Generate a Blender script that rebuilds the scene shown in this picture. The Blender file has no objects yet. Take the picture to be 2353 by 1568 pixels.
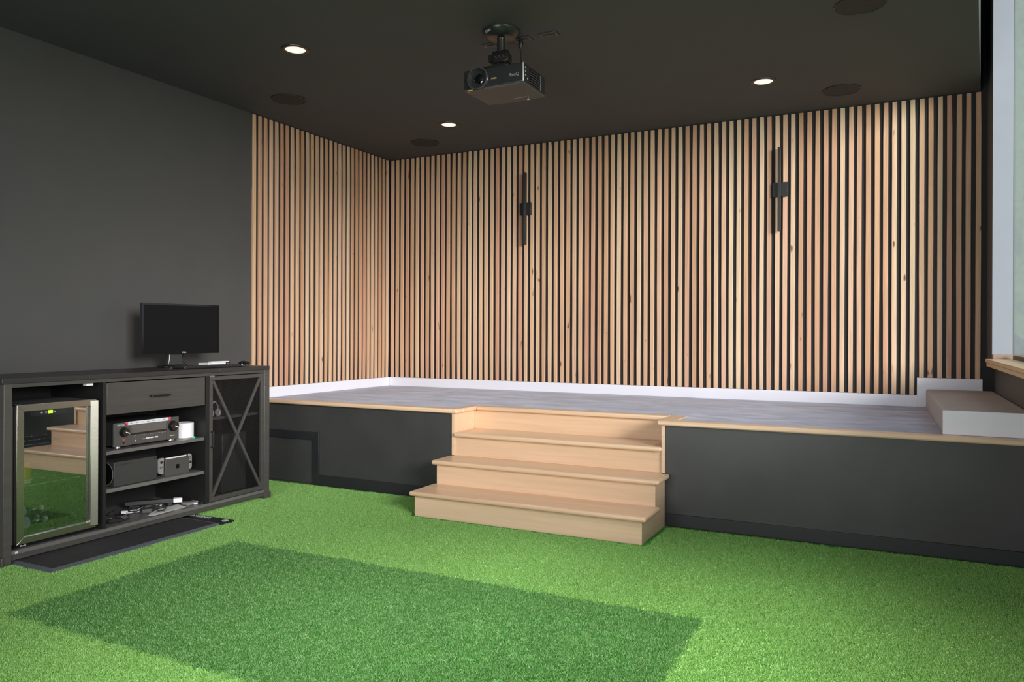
import bpy, bmesh, math, random
from mathutils import Vector, Matrix
R = random.Random(7)
PI = math.pi
SC = bpy.context.scene
COL = SC.collection

# ------------------------------------------------------------------ camera
C = 2.9844; P = 0.6537; W = 5.278; WL = 5.325; D = 1.8275
yaw, pitch, roll = 0.46103, 0.000394, 0.003546
fw = Vector((-math.sin(yaw), math.cos(yaw), 0)); rt = Vector((math.cos(yaw), math.sin(yaw), 0)); up = Vector((0, 0, 1))
f2 = math.cos(pitch) * fw + math.sin(pitch) * up; u2 = math.cos(pitch) * up - math.sin(pitch) * fw
r3 = math.cos(roll) * rt + math.sin(roll) * u2; u3 = math.cos(roll) * u2 - math.sin(roll) * rt
cd = bpy.data.cameras.new('camera'); cam = bpy.data.objects.new('camera', cd); COL.objects.link(cam)
cd.sensor_fit = 'HORIZONTAL'; cd.sensor_width = 36.0; cd.lens = 36.0 * 1765.633 / 2353.0
cd.shift_y = -19.091 / 2353.0
cd.clip_start = 0.05
M = Matrix.Identity(4)
for i in range(3):
    M[i][0] = r3[i]; M[i][1] = u3[i]; M[i][2] = -f2[i]
M[0][3], M[1][3], M[2][3] = 4.67377, -6.5559, 1.2
cam.matrix_world = M
SC.camera = cam

# ------------------------------------------------------------------ light and exposure
SC.view_settings.view_transform = 'Standard'
SC.view_settings.look = 'None'
SC.view_settings.gamma = 1.0
SC.view_settings.use_curve_mapping = False
SC.view_settings.exposure = 0.0
wd = bpy.data.worlds.new('sky'); SC.world = wd; wd.use_nodes = True
wd.node_tree.nodes['Background'].inputs[0].default_value = (0.80, 0.90, 1.0, 1)
wd.node_tree.nodes['Background'].inputs[1].default_value = 0.9

def area(name, loc, target, sx, sy, watts, color):
    ld = bpy.data.lights.new(name, 'AREA'); ld.shape = 'RECTANGLE'; ld.size = sx; ld.size_y = sy
    ld.energy = watts; ld.color = color
    o = bpy.data.objects.new(name, ld); COL.objects.link(o); o.location = loc
    d = Vector(target) - Vector(loc)
    o.rotation_euler = d.to_track_quat('-Z', 'Y').to_euler()
    return o
area('window_daylight', (17.0, -11.4, 4.9), (2.4, -1.8, 1.1), 6.0, 5.0, 4450, (1.0, 0.975, 0.955))
area('rear_fill', (3.2, -7.95, 1.25), (3.0, -3.0, 0.6), 2.4, 2.2, 105, (1.0, 0.985, 0.97))  # added fill light behind the camera; no glazing is built there

# ------------------------------------------------------------------ mesh helpers
class MB:
    def __init__(s): s.v = []; s.f = []
    def add(s, vs, fs):
        n = len(s.v); s.v += [tuple(v) for v in vs]; s.f += [tuple(n + i for i in f) for f in fs]; return s
    def box(s, x0, x1, y0, y1, z0, z1):
        vs = [(x, y, z) for z in (z0, z1) for y in (y0, y1) for x in (x0, x1)]
        return s.add(vs, [(0, 2, 3, 1), (4, 5, 7, 6), (0, 1, 5, 4), (2, 6, 7, 3), (0, 4, 6, 2), (1, 3, 7, 5)])
    def prism(s, poly, axis, a, b):
        def mk(p, t):
            if axis == 0: return (t, p[0], p[1])
            if axis == 1: return (p[0], t, p[1])
            return (p[0], p[1], t)
        n = len(poly)
        vs = [mk(p, a) for p in poly] + [mk(p, b) for p in poly]
        fs = [tuple(range(n))[::-1], tuple(range(n, 2 * n))] + [(i, (i + 1) % n, n + (i + 1) % n, n + i) for i in range(n)]
        return s.add(vs, fs)
    def lathe(s, c, axis, prof, seg=32, cap=True):
        # prof: list of (r, t) along axis
        ax = Vector(axis).normalized(); e1 = ax.orthogonal().normalized(); e2 = ax.cross(e1)
        vs = []
        for r, t in prof:
            for k in range(seg):
                a = 2 * PI * k / seg
                vs.append(Vector(c) + ax * t + (e1 * math.cos(a) + e2 * math.sin(a)) * r)
        fs = []
        for i in range(len(prof) - 1):
            for k in range(seg):
                k2 = (k + 1) % seg
                fs.append((i * seg + k, i * seg + k2, (i + 1) * seg + k2, (i + 1) * seg + k))
        if cap:
            fs.append(tuple(range(seg))[::-1]); m = (len(prof) - 1) * seg
            fs.append(tuple(range(m, m + seg)))
        return s.add(vs, fs)
    def cyl(s, c, axis, r, h, seg=24): return s.lathe(c, axis, [(r, 0), (r, h)], seg)
    def tube(s, pts, r, seg=8, closed=False):
        pts = [Vector(p) for p in pts]; n = len(pts); vs = []; ref = None
        for i, p in enumerate(pts):
            a = pts[(i - 1) % n] if (closed or i) else p
            b = pts[(i + 1) % n] if (closed or i < n - 1) else p
            t = (b - a).normalized()
            if ref is None: ref = t.orthogonal().normalized()
            ref = (ref - t * ref.dot(t))
            ref = ref.normalized() if ref.length > 1e-6 else t.orthogonal().normalized()
            e2 = t.cross(ref)
            for k in range(seg):
                an = 2 * PI * k / seg
                vs.append(p + (ref * math.cos(an) + e2 * math.sin(an)) * r)
        fs = []
        for i in range(n if closed else n - 1):
            j = (i + 1) % n
            for k in range(seg):
                k2 = (k + 1) % seg
                fs.append((i * seg + k, i * seg + k2, j * seg + k2, j * seg + k))
        if not closed:
            fs.append(tuple(range(seg))[::-1]); fs.append(tuple(range((n - 1) * seg, n * seg)))
        return s.add(vs, fs)

def spline(ctrl, n=10, closed=False):
    ctrl = [Vector(c) for c in ctrl]; m = len(ctrl); out = []
    for i in range(m if closed else m - 1):
        g = (lambda k: ctrl[k % m]) if closed else (lambda k: ctrl[max(0, min(m - 1, k))])
        p0, p1, p2, p3 = g(i - 1), g(i), g(i + 1), g(i + 2)
        for k in range(n):
            t = k / n
            out.append(0.5 * ((2 * p1) + (p2 - p0) * t + (2 * p0 - 5 * p1 + 4 * p2 - p3) * t * t + (3 * p1 - p0 - 3 * p2 + p3) * t ** 3))
    if not closed: out.append(ctrl[-1])
    return out

ORG = {}
def make(name, mb, mat, parent=None, loc=None, bevel=0, seg=2, smooth=False):
    """links one mesh object; mb is in world coordinates, shifted to the origin of its thing"""
    o0 = Vector(loc) if loc is not None else (ORG.get(parent.name, Vector()) if parent else Vector())
    me = bpy.data.meshes.new(name)
    me.from_pydata([tuple(Vector(v) - o0) for v in mb.v], [], mb.f)
    bm = bmesh.new(); bm.from_mesh(me); bmesh.ops.recalc_face_normals(bm, faces=bm.faces)
    bm.to_mesh(me); bm.free()
    me.materials.append(mat)
    o = bpy.data.objects.new(name, me); COL.objects.link(o)
    if parent: o.parent = parent
    else: o.location = o0
    ORG[o.name] = o0
    if bevel:
        m = o.modifiers.new('bevel', 'BEVEL'); m.width = bevel; m.segments = seg; m.limit_method = 'ANGLE'; m.angle_limit = 0.6
    if smooth or bevel:
        for p in me.polygons: p.use_smooth = True
        try:
            me.set_sharp_from_angle(angle=math.radians(38))
        except Exception: pass
    return o
def thing(name, label, cat, loc, group=None):
    o = bpy.data.objects.new(name, None); COL.objects.link(o); o.location = loc; o.empty_display_size = 0.1
    ORG[o.name] = Vector(loc); o['label'] = label; o['category'] = cat
    if group: o['group'] = group
    return o
def tag(o, label, cat, group=None, kind=None):
    o['label'] = label; o['category'] = cat
    if group: o['group'] = group
    if kind: o['kind'] = kind
    return o
def struct(name, mb, mat, loc=(0, 0, 0), **k):
    o = make(name, mb, mat, None, loc, **k); o['kind'] = 'structure'; return o
def box(*a): return MB().box(*a)

def text(name, s, size, mat, parent, loc, xdir, ydir, thick=0.0006, outline=False):
    """flat lettering: a text curve turned into a mesh; xdir = reading direction, ydir = up of the letters"""
    cu = bpy.data.curves.new(name, 'FONT'); cu.body = s; cu.size = size; cu.align_x = 'CENTER'; cu.align_y = 'CENTER'
    cu.extrude = thick / 2; cu.resolution_u = 3
    if outline: cu.offset = 0.0
    t = bpy.data.objects.new(name, cu); COL.objects.link(t)
    dg = bpy.context.evaluated_depsgraph_get()
    me = bpy.data.meshes.new_from_object(t.evaluated_get(dg))
    COL.objects.unlink(t); bpy.data.objects.remove(t); bpy.data.curves.remove(cu)
    X = Vector(xdir).normalized(); Y = Vector(ydir).normalized(); Z = X.cross(Y)
    o0 = ORG.get(parent.name, Vector())
    for v in me.vertices: v.co = Vector(loc) + X * v.co.x + Y * v.co.y + Z * v.co.z - o0
    me.materials.clear(); me.materials.append(mat)
    o = bpy.data.objects.new(name, me); COL.objects.link(o); o.parent = parent; ORG[o.name] = o0
    return o

# ------------------------------------------------------------------ materials
def srgb(h):
    h = h.lstrip('#'); c = [int(h[i:i + 2], 16) / 255 for i in (0, 2, 4)]
    return tuple((x / 12.92 if x <= 0.04045 else ((x + 0.055) / 1.055) ** 2.4) for x in c) + (1,)
def nodes(name):
    m = bpy.data.materials.new(name); m.use_nodes = True; nt = m.node_tree
    return m, nt, nt.nodes['Principled BSDF'], nt.nodes, nt.links
def simple(name, color, rough=0.5, metal=0.0, var=0.06, scale=40, bump=0.0, spec=0.5, stretch=None, emit=None, es=0):
    m, nt, b, N, L = nodes(name)
    c = srgb(color) if isinstance(color, str) else color
    b.inputs['Roughness'].default_value = rough; b.inputs['Metallic'].default_value = metal
    b.inputs['Specular IOR Level'].default_value = spec
    tc = N.new('ShaderNodeTexCoord'); mp = N.new('ShaderNodeMapping'); L.new(tc.outputs['Object'], mp.inputs[0])
    if stretch: mp.inputs['Scale'].default_value = stretch
    no = N.new('ShaderNodeTexNoise'); no.inputs['Scale'].default_value = scale; no.inputs['Detail'].default_value = 4
    L.new(mp.outputs[0], no.inputs['Vector'])
    mx = N.new('ShaderNodeMix'); mx.data_type = 'RGBA'
    mx.inputs['A'].default_value = tuple(x * (1 - var * 2) for x in c[:3]) + (1,)
    mx.inputs['B'].default_value = tuple(min(1, x * (1 + var * 2)) for x in c[:3]) + (1,)
    L.new(no.outputs['Fac'], mx.inputs['Factor']); L.new(mx.outputs['Result'], b.inputs['Base Color'])
    if bump:
        bp = N.new('ShaderNodeBump'); bp.inputs['Strength'].default_value = bump; bp.inputs['Distance'].default_value = 0.002
        L.new(no.outputs['Fac'], bp.inputs['Height']); L.new(bp.outputs[0], b.inputs['Normal'])
    if emit:
        b.inputs['Emission Color'].default_value = srgb(emit); b.inputs['Emission Strength'].default_value = es
    return m
def wood(name, cols, stretch, rough=0.45, grain=0.35, knots=0.0, rand=True, big=0.25, bump=0.15):
    m, nt, b, N, L = nodes(name)
    tc = N.new('ShaderNodeTexCoord'); oi = N.new('ShaderNodeObjectInfo')
    ad = N.new('ShaderNodeVectorMath'); ad.operation = 'ADD'; sc = N.new('ShaderNodeVectorMath'); sc.operation = 'SCALE'
    cx = N.new('ShaderNodeCombineXYZ')
    for i in range(3): L.new(oi.outputs['Random'], cx.inputs[i])
    L.new(cx.outputs[0], sc.inputs[0]); sc.inputs['Scale'].default_value = 37.0 if rand else 0.0
    L.new(tc.outputs['Object'], ad.inputs[0]); L.new(sc.outputs[0], ad.inputs[1])
    mp = N.new('ShaderNodeMapping'); mp.inputs['Scale'].default_value = stretch; L.new(ad.outputs[0], mp.inputs[0])
    n1 = N.new('ShaderNodeTexNoise'); n1.inputs['Scale'].default_value = 1.0; n1.inputs['Detail'].default_value = 6; n1.inputs['Roughness'].default_value = 0.6
    n1.inputs['Distortion'].default_value = 0.4
    L.new(mp.outputs[0], n1.inputs['Vector'])
    mp2 = N.new('ShaderNodeMapping'); mp2.inputs['Scale'].default_value = tuple(s * 0.12 for s in stretch); L.new(ad.outputs[0], mp2.inputs[0])
    n2 = N.new('ShaderNodeTexNoise'); n2.inputs['Scale'].default_value = 1.0; n2.inputs['Detail'].default_value = 2; L.new(mp2.outputs[0], n2.inputs['Vector'])
    rp = N.new('ShaderNodeValToRGB'); el = rp.color_ramp.elements
    while len(el) < len(cols): el.new(0.5)
    for i, c in enumerate(cols): el[i].position = i / (len(cols) - 1); el[i].color = srgb(c)
    if rand:
        ma = N.new('ShaderNodeMath'); ma.operation = 'MULTIPLY_ADD'; ma.inputs[1].default_value = big; L.new(n2.outputs['Fac'], ma.inputs[0])
        m2 = N.new('ShaderNodeMath'); m2.operation = 'SUBTRACT'; L.new(oi.outputs['Random'], m2.inputs[0]); m2.inputs[1].default_value = big / 2
        L.new(m2.outputs[0], ma.inputs[2]); L.new(ma.outputs[0], rp.inputs[0])
    else: L.new(n2.outputs['Fac'], rp.inputs[0])
    mr = N.new('ShaderNodeMapRange'); mr.inputs['From Min'].default_value = 0.3; mr.inputs['From Max'].default_value = 0.72
    mr.inputs['To Min'].default_value = 1 - grain; mr.inputs['To Max'].default_value = 1.06; L.new(n1.outputs['Fac'], mr.inputs['Value'])
    mul = N.new('ShaderNodeMix'); mul.data_type = 'RGBA'; mul.blend_type = 'MULTIPLY'; mul.inputs['Factor'].default_value = 1
    L.new(rp.outputs[0], mul.inputs['A']); L.new(mr.outputs[0], mul.inputs['B'])
    out = mul.outputs['Result']
    if knots:
        mp3 = N.new('ShaderNodeMapping'); mp3.inputs['Scale'].default_value = (22, 22, 7); L.new(ad.outputs[0], mp3.inputs[0])
        n3 = N.new('ShaderNodeTexNoise'); n3.inputs['Scale'].default_value = 1; n3.inputs['Detail'].default_value = 1; L.new(mp3.outputs[0], n3.inputs['Vector'])
        k = N.new('ShaderNodeMapRange'); k.inputs['From Min'].default_value = 0.74; k.inputs['From Max'].default_value = 0.80; L.new(n3.outputs['Fac'], k.inputs['Value'])
        kk = N.new('ShaderNodeMath'); kk.operation = 'MULTIPLY'; kk.inputs[1].default_value = knots; L.new(k.outputs[0], kk.inputs[0])
        mk = N.new('ShaderNodeMix'); mk.data_type = 'RGBA'; L.new(kk.outputs[0], mk.inputs['Factor']); L.new(out, mk.inputs['A']); mk.inputs['B'].default_value = srgb('#4a2a18')
        out = mk.outputs['Result']
    L.new(out, b.inputs['Base Color']); b.inputs['Roughness'].default_value = rough
    if bump:
        bp = N.new('ShaderNodeBump'); bp.inputs['Strength'].default_value = bump; bp.inputs['Distance'].default_value = 0.001
        L.new(n1.outputs['Fac'], bp.inputs['Height']); L.new(bp.outputs[0], b.inputs['Normal'])
    return m
def thin_glass(name, refl, tint=(1, 1, 1, 1), rough=0.0):
    m = bpy.data.materials.new(name); m.use_nodes = True; nt = m.node_tree; N = nt.nodes; L = nt.links; N.clear()
    o = N.new('ShaderNodeOutputMaterial'); t = N.new('ShaderNodeBsdfTransparent'); t.inputs[0].default_value = tint
    g = N.new('ShaderNodeBsdfGlossy'); g.inputs['Roughness'].default_value = rough; g.inputs[0].default_value = (1, 1, 1, 1)
    ge = N.new('ShaderNodeNewGeometry'); dt = N.new('ShaderNodeVectorMath'); dt.operation = 'DOT_PRODUCT'
    L.new(ge.outputs['Normal'], dt.inputs[0]); L.new(ge.outputs['Incoming'], dt.inputs[1])
    ab = N.new('ShaderNodeMath'); ab.operation = 'ABSOLUTE'; L.new(dt.outputs['Value'], ab.inputs[0])
    om = N.new('ShaderNodeMath'); om.operation = 'SUBTRACT'; om.inputs[0].default_value = 1.0; L.new(ab.outputs[0], om.inputs[1])
    pw = N.new('ShaderNodeMath'); pw.operation = 'POWER'; pw.inputs[1].default_value = 5.0; L.new(om.outputs[0], pw.inputs[0])
    ma = N.new('ShaderNodeMath'); ma.operation = 'MULTIPLY_ADD'; ma.use_clamp = True; ma.inputs[1].default_value = 0.9 - refl; ma.inputs[2].default_value = refl
    L.new(pw.outputs[0], ma.inputs[0])
    mx = N.new('ShaderNodeMixShader'); L.new(ma.outputs[0], mx.inputs[0]); L.new(t.outputs[0], mx.inputs[1]); L.new(g.outputs[0], mx.inputs[2])
    L.new(mx.outputs[0], o.inputs[0]); return m

BLACKPAINT = simple('black_wall_paint', (0.066, 0.066, 0.064, 1), 0.55, var=0.05, scale=3, bump=0.05)
CEILPAINT = simple('black_ceiling_paint', (0.064, 0.068, 0.072, 1), 0.7, var=0.04, scale=3)
STAGEPAINT = simple('black_panel_paint', (0.050, 0.050, 0.050, 1), 0.42, var=0.14, scale=4, bump=0.05)
TRIMBLACK = simple('dark_trim_paint', (0.022, 0.023, 0.026, 1), 0.4, var=0.05, scale=6)
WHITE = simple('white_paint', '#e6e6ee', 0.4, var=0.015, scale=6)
JAMBW = simple('shaded_white_drywall', '#8f969f', 0.6, var=0.02, scale=8)  # white wall greyed: the weaker light on the jamb is put into its colour
BACKING = simple('black_backing', (0.012, 0.012, 0.013, 1), 0.7, var=0.1, scale=10)
SLAT = wood('cedar_slat', ['#cc9f7c', '#d9ad88', '#e2bd98', '#cf9c7e', '#e6caa8', '#deb294'], (90, 90, 2.2), 0.55, 0.26, 0.85, True, 0.30)
MAPLE = wood('maple_board', ['#dcb897', '#e4c4a4', '#dfbd9b'], (1.6, 45, 45), 0.33, 0.10, 0, True, 0.6, 0.05)
MAPLEY = wood('maple_sill', ['#d3b184', '#e0c098', '#d9b88a'], (45, 1.6, 45), 0.4, 0.12, 0, True, 0.6, 0.05)
CABBLACK = wood('black_wood_veneer', ['#43413f', '#4c4a47', '#464442'], (60, 2.5, 60), 0.42, 0.18, 0, True, 0.4, 0.08)
CABTOP = wood('black_top_boards', ['#2c2c2c', '#343332', '#2f2e2e'], (60, 2.0, 60), 0.38, 0.2, 0, True, 0.4, 0.08)
CABDARK = simple('black_melamine', (0.011, 0.011, 0.011, 1), 0.5, var=0.06, scale=30)
METALBLACK = simple('black_metal', (0.02, 0.02, 0.02, 1), 0.35, metal=0.3, var=0.05, scale=50)
PLASTICBLACK = simple('black_plastic', (0.015, 0.015, 0.016, 1), 0.35, var=0.05, scale=60)
PLASTICSATIN = simple('satin_black_plastic', (0.03, 0.03, 0.031, 1), 0.45, var=0.06, scale=80, bump=0.05)
GLOSSBLACK = simple('gloss_black', (0.006, 0.006, 0.007, 1), 0.12, var=0.02, scale=20)
STEEL = simple('brushed_steel', '#c9c4ba', 0.28, metal=1.0, var=0.06, scale=3, stretch=(40, 1, 40), bump=0.05)
CHROME = simple('chrome', '#d8d8d8', 0.12, metal=1.0, var=0.02, scale=20)
WHITEPL = simple('white_plastic', '#e8e8ea', 0.4, var=0.01, scale=30)
GREYPL = simple('grey_plastic', '#8c8b8a', 0.5, var=0.04, scale=40)
DARKGREY = simple('dark_grey_plastic', '#484745', 0.5, var=0.05, scale=40)
RUBBER = simple('grey_rubber_edge', '#4c525a', 0.6, var=0.08, scale=30, bump=0.1)
MATBLACK = simple('black_mat_fabric', (0.016, 0.017, 0.018, 1), 0.85, var=0.3, scale=14, bump=0.3)
PRINTW = simple('white_print', '#d5d7da', 0.5, var=0.0)
PRINTGREY = simple('grey_print', '#8a8c90', 0.5, var=0.0)
GOLD = simple('gold_print', '#d6b27a', 0.4, var=0.0)
YELLOW = simple('yellow_sticker', '#d8cf4e', 0.5, var=0.02)
PINK = simple('pink_print', '#e0506e', 0.5, var=0.03)
RED = simple('red_button', '#c23a2e', 0.4, var=0.02, emit='#d03020', es=0.25)
PAPER = simple('grey_paper', '#d6d5d3', 0.7, var=0.04, scale=12)
GREENLED = simple('green_display', '#caff40', 0.4, var=0.0, emit='#8cff10', es=1.6)
TEALLED = simple('teal_light', '#30e0b0', 0.4, var=0.0, emit='#18e0a0', es=0.8)
LAMP = simple('lamp_diffuser', '#ffffff', 0.5, var=0.0, emit='#fffaf3', es=0.78)
BRONZE = simple('dark_bronze', '#5a5048', 0.35, metal=0.8, var=0.05, scale=30)
CLEAR = thin_glass('clear_pane', 0.03)
FRIDGEGLASS = thin_glass('dark_reflective_pane', 0.34, (0.80, 0.82, 0.82, 1))
BOTTLE = thin_glass('clear_bottle', 0.22, (0.85, 0.88, 0.88, 1), 0.05)
LENS = thin_glass('lens_glass', 0.1, (0.3, 0.3, 0.35, 1))
HEDGE = simple('hedge_green', '#5d8048', 0.7, var=0.3, scale=14, bump=0.5)
GROUND = simple('outside_lawn', '#5c7a46', 0.9, var=0.2, scale=6)
CANY = simple('yellow_can', '#e0a52c', 0.35, var=0.03)

def carpet_mat(name, col, streak, var):
    m, nt, b, N, L = nodes(name); c = srgb(col)
    tc = N.new('ShaderNodeTexCoord'); mp = N.new('ShaderNodeMapping'); mp.inputs['Scale'].default_value = streak; L.new(tc.outputs['Object'], mp.inputs[0])
    n1 = N.new('ShaderNodeTexNoise'); n1.inputs['Scale'].default_value = 1; n1.inputs['Detail'].default_value = 5; n1.inputs['Roughness'].default_value = 0.6; n1.inputs['Distortion'].default_value = 0.8; L.new(mp.outputs[0], n1.inputs['Vector'])
    n2 = N.new('ShaderNodeTexNoise'); n2.inputs['Scale'].default_value = 260; n2.inputs['Detail'].default_value = 2; L.new(tc.outputs['Object'], n2.inputs['Vector'])
    mr = N.new('ShaderNodeMapRange'); mr.inputs['From Min'].default_value = 0.3; mr.inputs['From Max'].default_value = 0.7; mr.inputs['To Min'].default_value = 1 - var; mr.inputs['To Max'].default_value = 1 + var; L.new(n1.outputs['Fac'], mr.inputs['Value'])
    mr2 = N.new('ShaderNodeMapRange'); mr2.inputs['To Min'].default_value = 0.75; mr2.inputs['To Max'].default_value = 1.25; L.new(n2.outputs['Fac'], mr2.inputs['Value'])
    mm = N.new('ShaderNodeMath'); mm.operation = 'MULTIPLY'; L.new(mr.outputs[0], mm.inputs[0]); L.new(mr2.outputs[0], mm.inputs[1])
    mx = N.new('ShaderNodeMix'); mx.data_type = 'RGBA'; mx.blend_type = 'MULTIPLY'; mx.inputs['Factor'].default_value = 1; mx.inputs['A'].default_value = c; L.new(mm.outputs[0], mx.inputs['B'])
    L.new(mx.outputs['Result'], b.inputs['Base Color']); b.inputs['Roughness'].default_value = 0.95; b.inputs['Specular IOR Level'].default_value = 0.15
    b.inputs['Sheen Weight'].default_value = 0.15
    bp = N.new('ShaderNodeBump'); bp.inputs['Strength'].default_value = 0.5; bp.inputs['Distance'].default_value = 0.003; L.new(n2.outputs['Fac'], bp.inputs['Height']); L.new(bp.outputs[0], b.inputs['Normal'])
    return m
CARPET = carpet_mat('grey_carpet', '#a5a9bd', (2.6, 6, 6), 0.30)
CARPETB = carpet_mat('taupe_carpet', '#a89c98', (4, 4, 4), 0.05)

def turf_mat(name, cols):
    m, nt, b, N, L = nodes(name)
    at = N.new('ShaderNodeAttribute'); at.attribute_name = 'tint'; at.attribute_type = 'GEOMETRY'
    rp = N.new('ShaderNodeValToRGB'); el = rp.color_ramp.elements
    while len(el) < len(cols): el.new(0.5)
    for i, c in enumerate(cols): el[i].position = i / (len(cols) - 1); el[i].color = srgb(c)
    L.new(at.outputs['Fac'], rp.inputs[0])
    tc = N.new('ShaderNodeNewGeometry'); no = N.new('ShaderNodeTexNoise'); no.inputs['Scale'].default_value = 1.3; no.inputs['Detail'].default_value = 2
    L.new(tc.outputs['Position'], no.inputs['Vector'])
    mr = N.new('ShaderNodeMapRange'); mr.inputs['To Min'].default_value = 0.85; mr.inputs['To Max'].default_value = 1.15; L.new(no.outputs['Fac'], mr.inputs['Value'])
    mx = N.new('ShaderNodeMix'); mx.data_type = 'RGBA'; mx.blend_type = 'MULTIPLY'; mx.inputs['Factor'].default_value = 1
    L.new(rp.outputs[0], mx.inputs['A']); L.new(mr.outputs[0], mx.inputs['B']); L.new(mx.outputs['Result'], b.inputs['Base Color'])
    b.inputs['Roughness'].default_value = 0.5; b.inputs['Specular IOR Level'].default_value = 0.3
    return m
TURF = turf_mat('turf_blades', ['#649c46', '#7fb558', '#90c268', '#bcdc9c'])
TURFD = turf_mat('turf_mat_blades', ['#3f7a30', '#4f8a3e', '#5e974b', '#a2c48c'])
TURFBASE = simple('turf_backing', '#3a7a28', 0.9, var=0.1, scale=90)
TURFBASED = simple('turf_mat_backing', '#3a6c2c', 0.9, var=0.1, scale=90)

# ------------------------------------------------------------------ room shell
YF = -7.7
struct('floor', box(-0.02, 5.5, YF, -1.6, -0.1, 0.0), TURFBASE)
WLX = -0.016; BY = 0.016
wall_left = struct('wall_left', box(-0.15, WLX, YF, 0.2, 0, 3.1), BLACKPAINT)
wall_back = struct('wall_back', box(WLX, 5.40, BY, 0.2, 0, 3.75), BACKING)
cm = MB().prism([(-0.15, 0.2), (5.252, 0.2), (5.236, -0.04), (5.154, -0.9), (5.073, -1.8), (4.91, -3.6), (4.63, -6.6), (4.54, -7.7), (-0.15, -7.7)], 2, C, 3.7)
cm.box(4.3, 5.42, -7.82, 0.2, 3.7, 3.8)
struct('ceiling', cm, CEILPAINT)
wr = MB().box(WL, 5.405, YF, 0.2, 0, 0.985).box(WL, 5.405, YF, -6.45, 0.985, 3.75)
struct('wall_right', wr, BLACKPAINT)
struct('trim_2', box(W, 5.405, -0.36, 0.2, 1.0, 3.75), BLACKPAINT)      # the pier beside the window
wf = MB().box(-0.15, 1.9, YF - 0.12, YF, 0, 3.75).box(4.5, 5.6, YF - 0.12, YF, 0, 3.75).box(1.9, 4.5, YF - 0.12, YF, 2.4, 3.75)
struct('wall_front', wf, BLACKPAINT)
# window in the right wall
w1 = bpy.data.objects.new('window_1', None); COL.objects.link(w1); w1['kind'] = 'structure'; w1.location = (5.36, -3.4, 1.03); ORG['window_1'] = Vector((5.36, -3.4, 1.03))
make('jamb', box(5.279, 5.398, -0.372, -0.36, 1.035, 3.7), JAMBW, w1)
make('sill', MB().box(5.233, 5.39, -6.45, -0.42, 1.012, 1.035).box(5.238, 5.33, -6.45, -0.455, 0.985, 1.012).box(5.279, 5.398, -0.43, -0.372, 0.99, 1.035), MAPLEY, w1, bevel=0.003)
make('side_strip', box(5.284, 5.398, -0.390, -0.372, 1.035, 1.066), simple('jamb_strip', '#937f70', 0.5, var=0.04), w1)
make('pane', box(5.400, 5.4045, -6.45, -0.36, 1.035, 3.7), CLEAR, w1)
fr = MB()
for y in (-6.43, -5.5): fr.box(5.385, 5.415, y - 0.02, y + 0.02, 1.035, 3.7)
fr.box(5.392, 5.415, -6.45, -0.43, 1.035, 1.06)
make('frame', fr, DARKGREY, w1)
# outside
struct('ground', box(5.42, 30, -30, 30, -0.3, -0.05), GROUND)
hb = bmesh.new(); bmesh.ops.create_icosphere(hb, subdivisions=5, radius=1)
for v in hb.verts:
    n = v.co.copy(); k = 1 + 0.10 * math.sin(9 * n.x + 3 * n.z) * math.cos(8 * n.y) + R.uniform(-0.05, 0.05)
    v.co = Vector((n.x * 2.6, n.y * 1.5, n.z * 4.0)) * k
hm = MB(); hb.verts.ensure_lookup_table()
hm.v = [tuple(v.co + Vector((7.2, 6.2, 3.7))) for v in hb.verts]; hm.f = [tuple(q.index for q in fc.verts) for fc in hb.faces]; hb.free()
tag(make('hedge', hm, HEDGE, None, (7.2, 6.2, -0.05)), 'tall green hedge outside, glimpsed as a strip at the right edge', 'hedge')

# ------------------------------------------------------------------ slats
def slat_mesh(z0, z1, horiz_axis, seed):
    """face towards the room; 14 mm thick, 34 mm wide, slightly wavy edges, softened corners"""
    r = random.Random(seed); n = 9; mb = MB(); w = 0.0172; d = 0.0155; c = 0.0022
    prof = [(-w, d), (w, d), (w, c), (w - c, 0), (-w + c, 0), (-w, c)]
    ph = r.uniform(0, 6); am = r.uniform(0.0006, 0.0016)
    rings = []
    for i in range(n):
        t = i / (n - 1); z = z0 + (z1 - z0) * t
        dx = am * math.sin(ph + t * r.choice((4.0, 4.4, 5.0))); dw = r.uniform(-0.0006, 0.0006)
        e = 0.003 if i in (0, n - 1) else 0
        rings.append([(p[0] * (1 + dw / w) * (1 - e * 20) + dx, p[1] + (e if p[1] < d else 0), z) for p in prof])
    for ring in rings:
        for (a, b, z) in ring:
            mb.v.append((a, b, z) if horiz_axis == 'x' else (-b, a, z))
    k = len(prof)
    for i in range(n - 1):
        for j in range(k):
            mb.f.append((i * k + j, i * k + (j + 1) % k, (i + 1) * k + (j + 1) % k, (i + 1) * k + j))
    mb.f.append(tuple(range(k))); mb.f.append(tuple(range((n - 1) * k, n * k)))
    return mb
def slat_protos(z0, z1, ax):
    out = []
    for s in range(7):
        o = make('slat', slat_mesh(z0, z1, ax, s * 13 + (5 if ax == 'x' else 1) + int(z0 * 100)), SLAT, None, (0, 0, 0), smooth=True)
        out.append(o.data); bpy.data.objects.remove(o)
    return out
ZB = P + 0.0873; ZT = C - 0.006
pb = slat_protos(ZB + 0.002, ZT, 'x'); pr = slat_protos(0.876, ZT, 'x'); pl = slat_protos(ZB + 0.002, ZT, 'y')
for k in range(86):
    x = 0.0310 + k * 0.06112
    o = bpy.data.objects.new('slat', (pr if x > 4.815 else pb)[R.randrange(7)]); COL.objects.link(o); o.parent = wall_back
    o.location = (x + R.uniform(-0.0012, 0.0012), 0, 0)
for k in range(30):
    o = bpy.data.objects.new('slat', pl[R.randrange(7)]); COL.objects.link(o); o.parent = wall_left
    o.location = (0, -0.030 - k * 0.0636 + R.uniform(-0.0012, 0.0012), 0)
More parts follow.
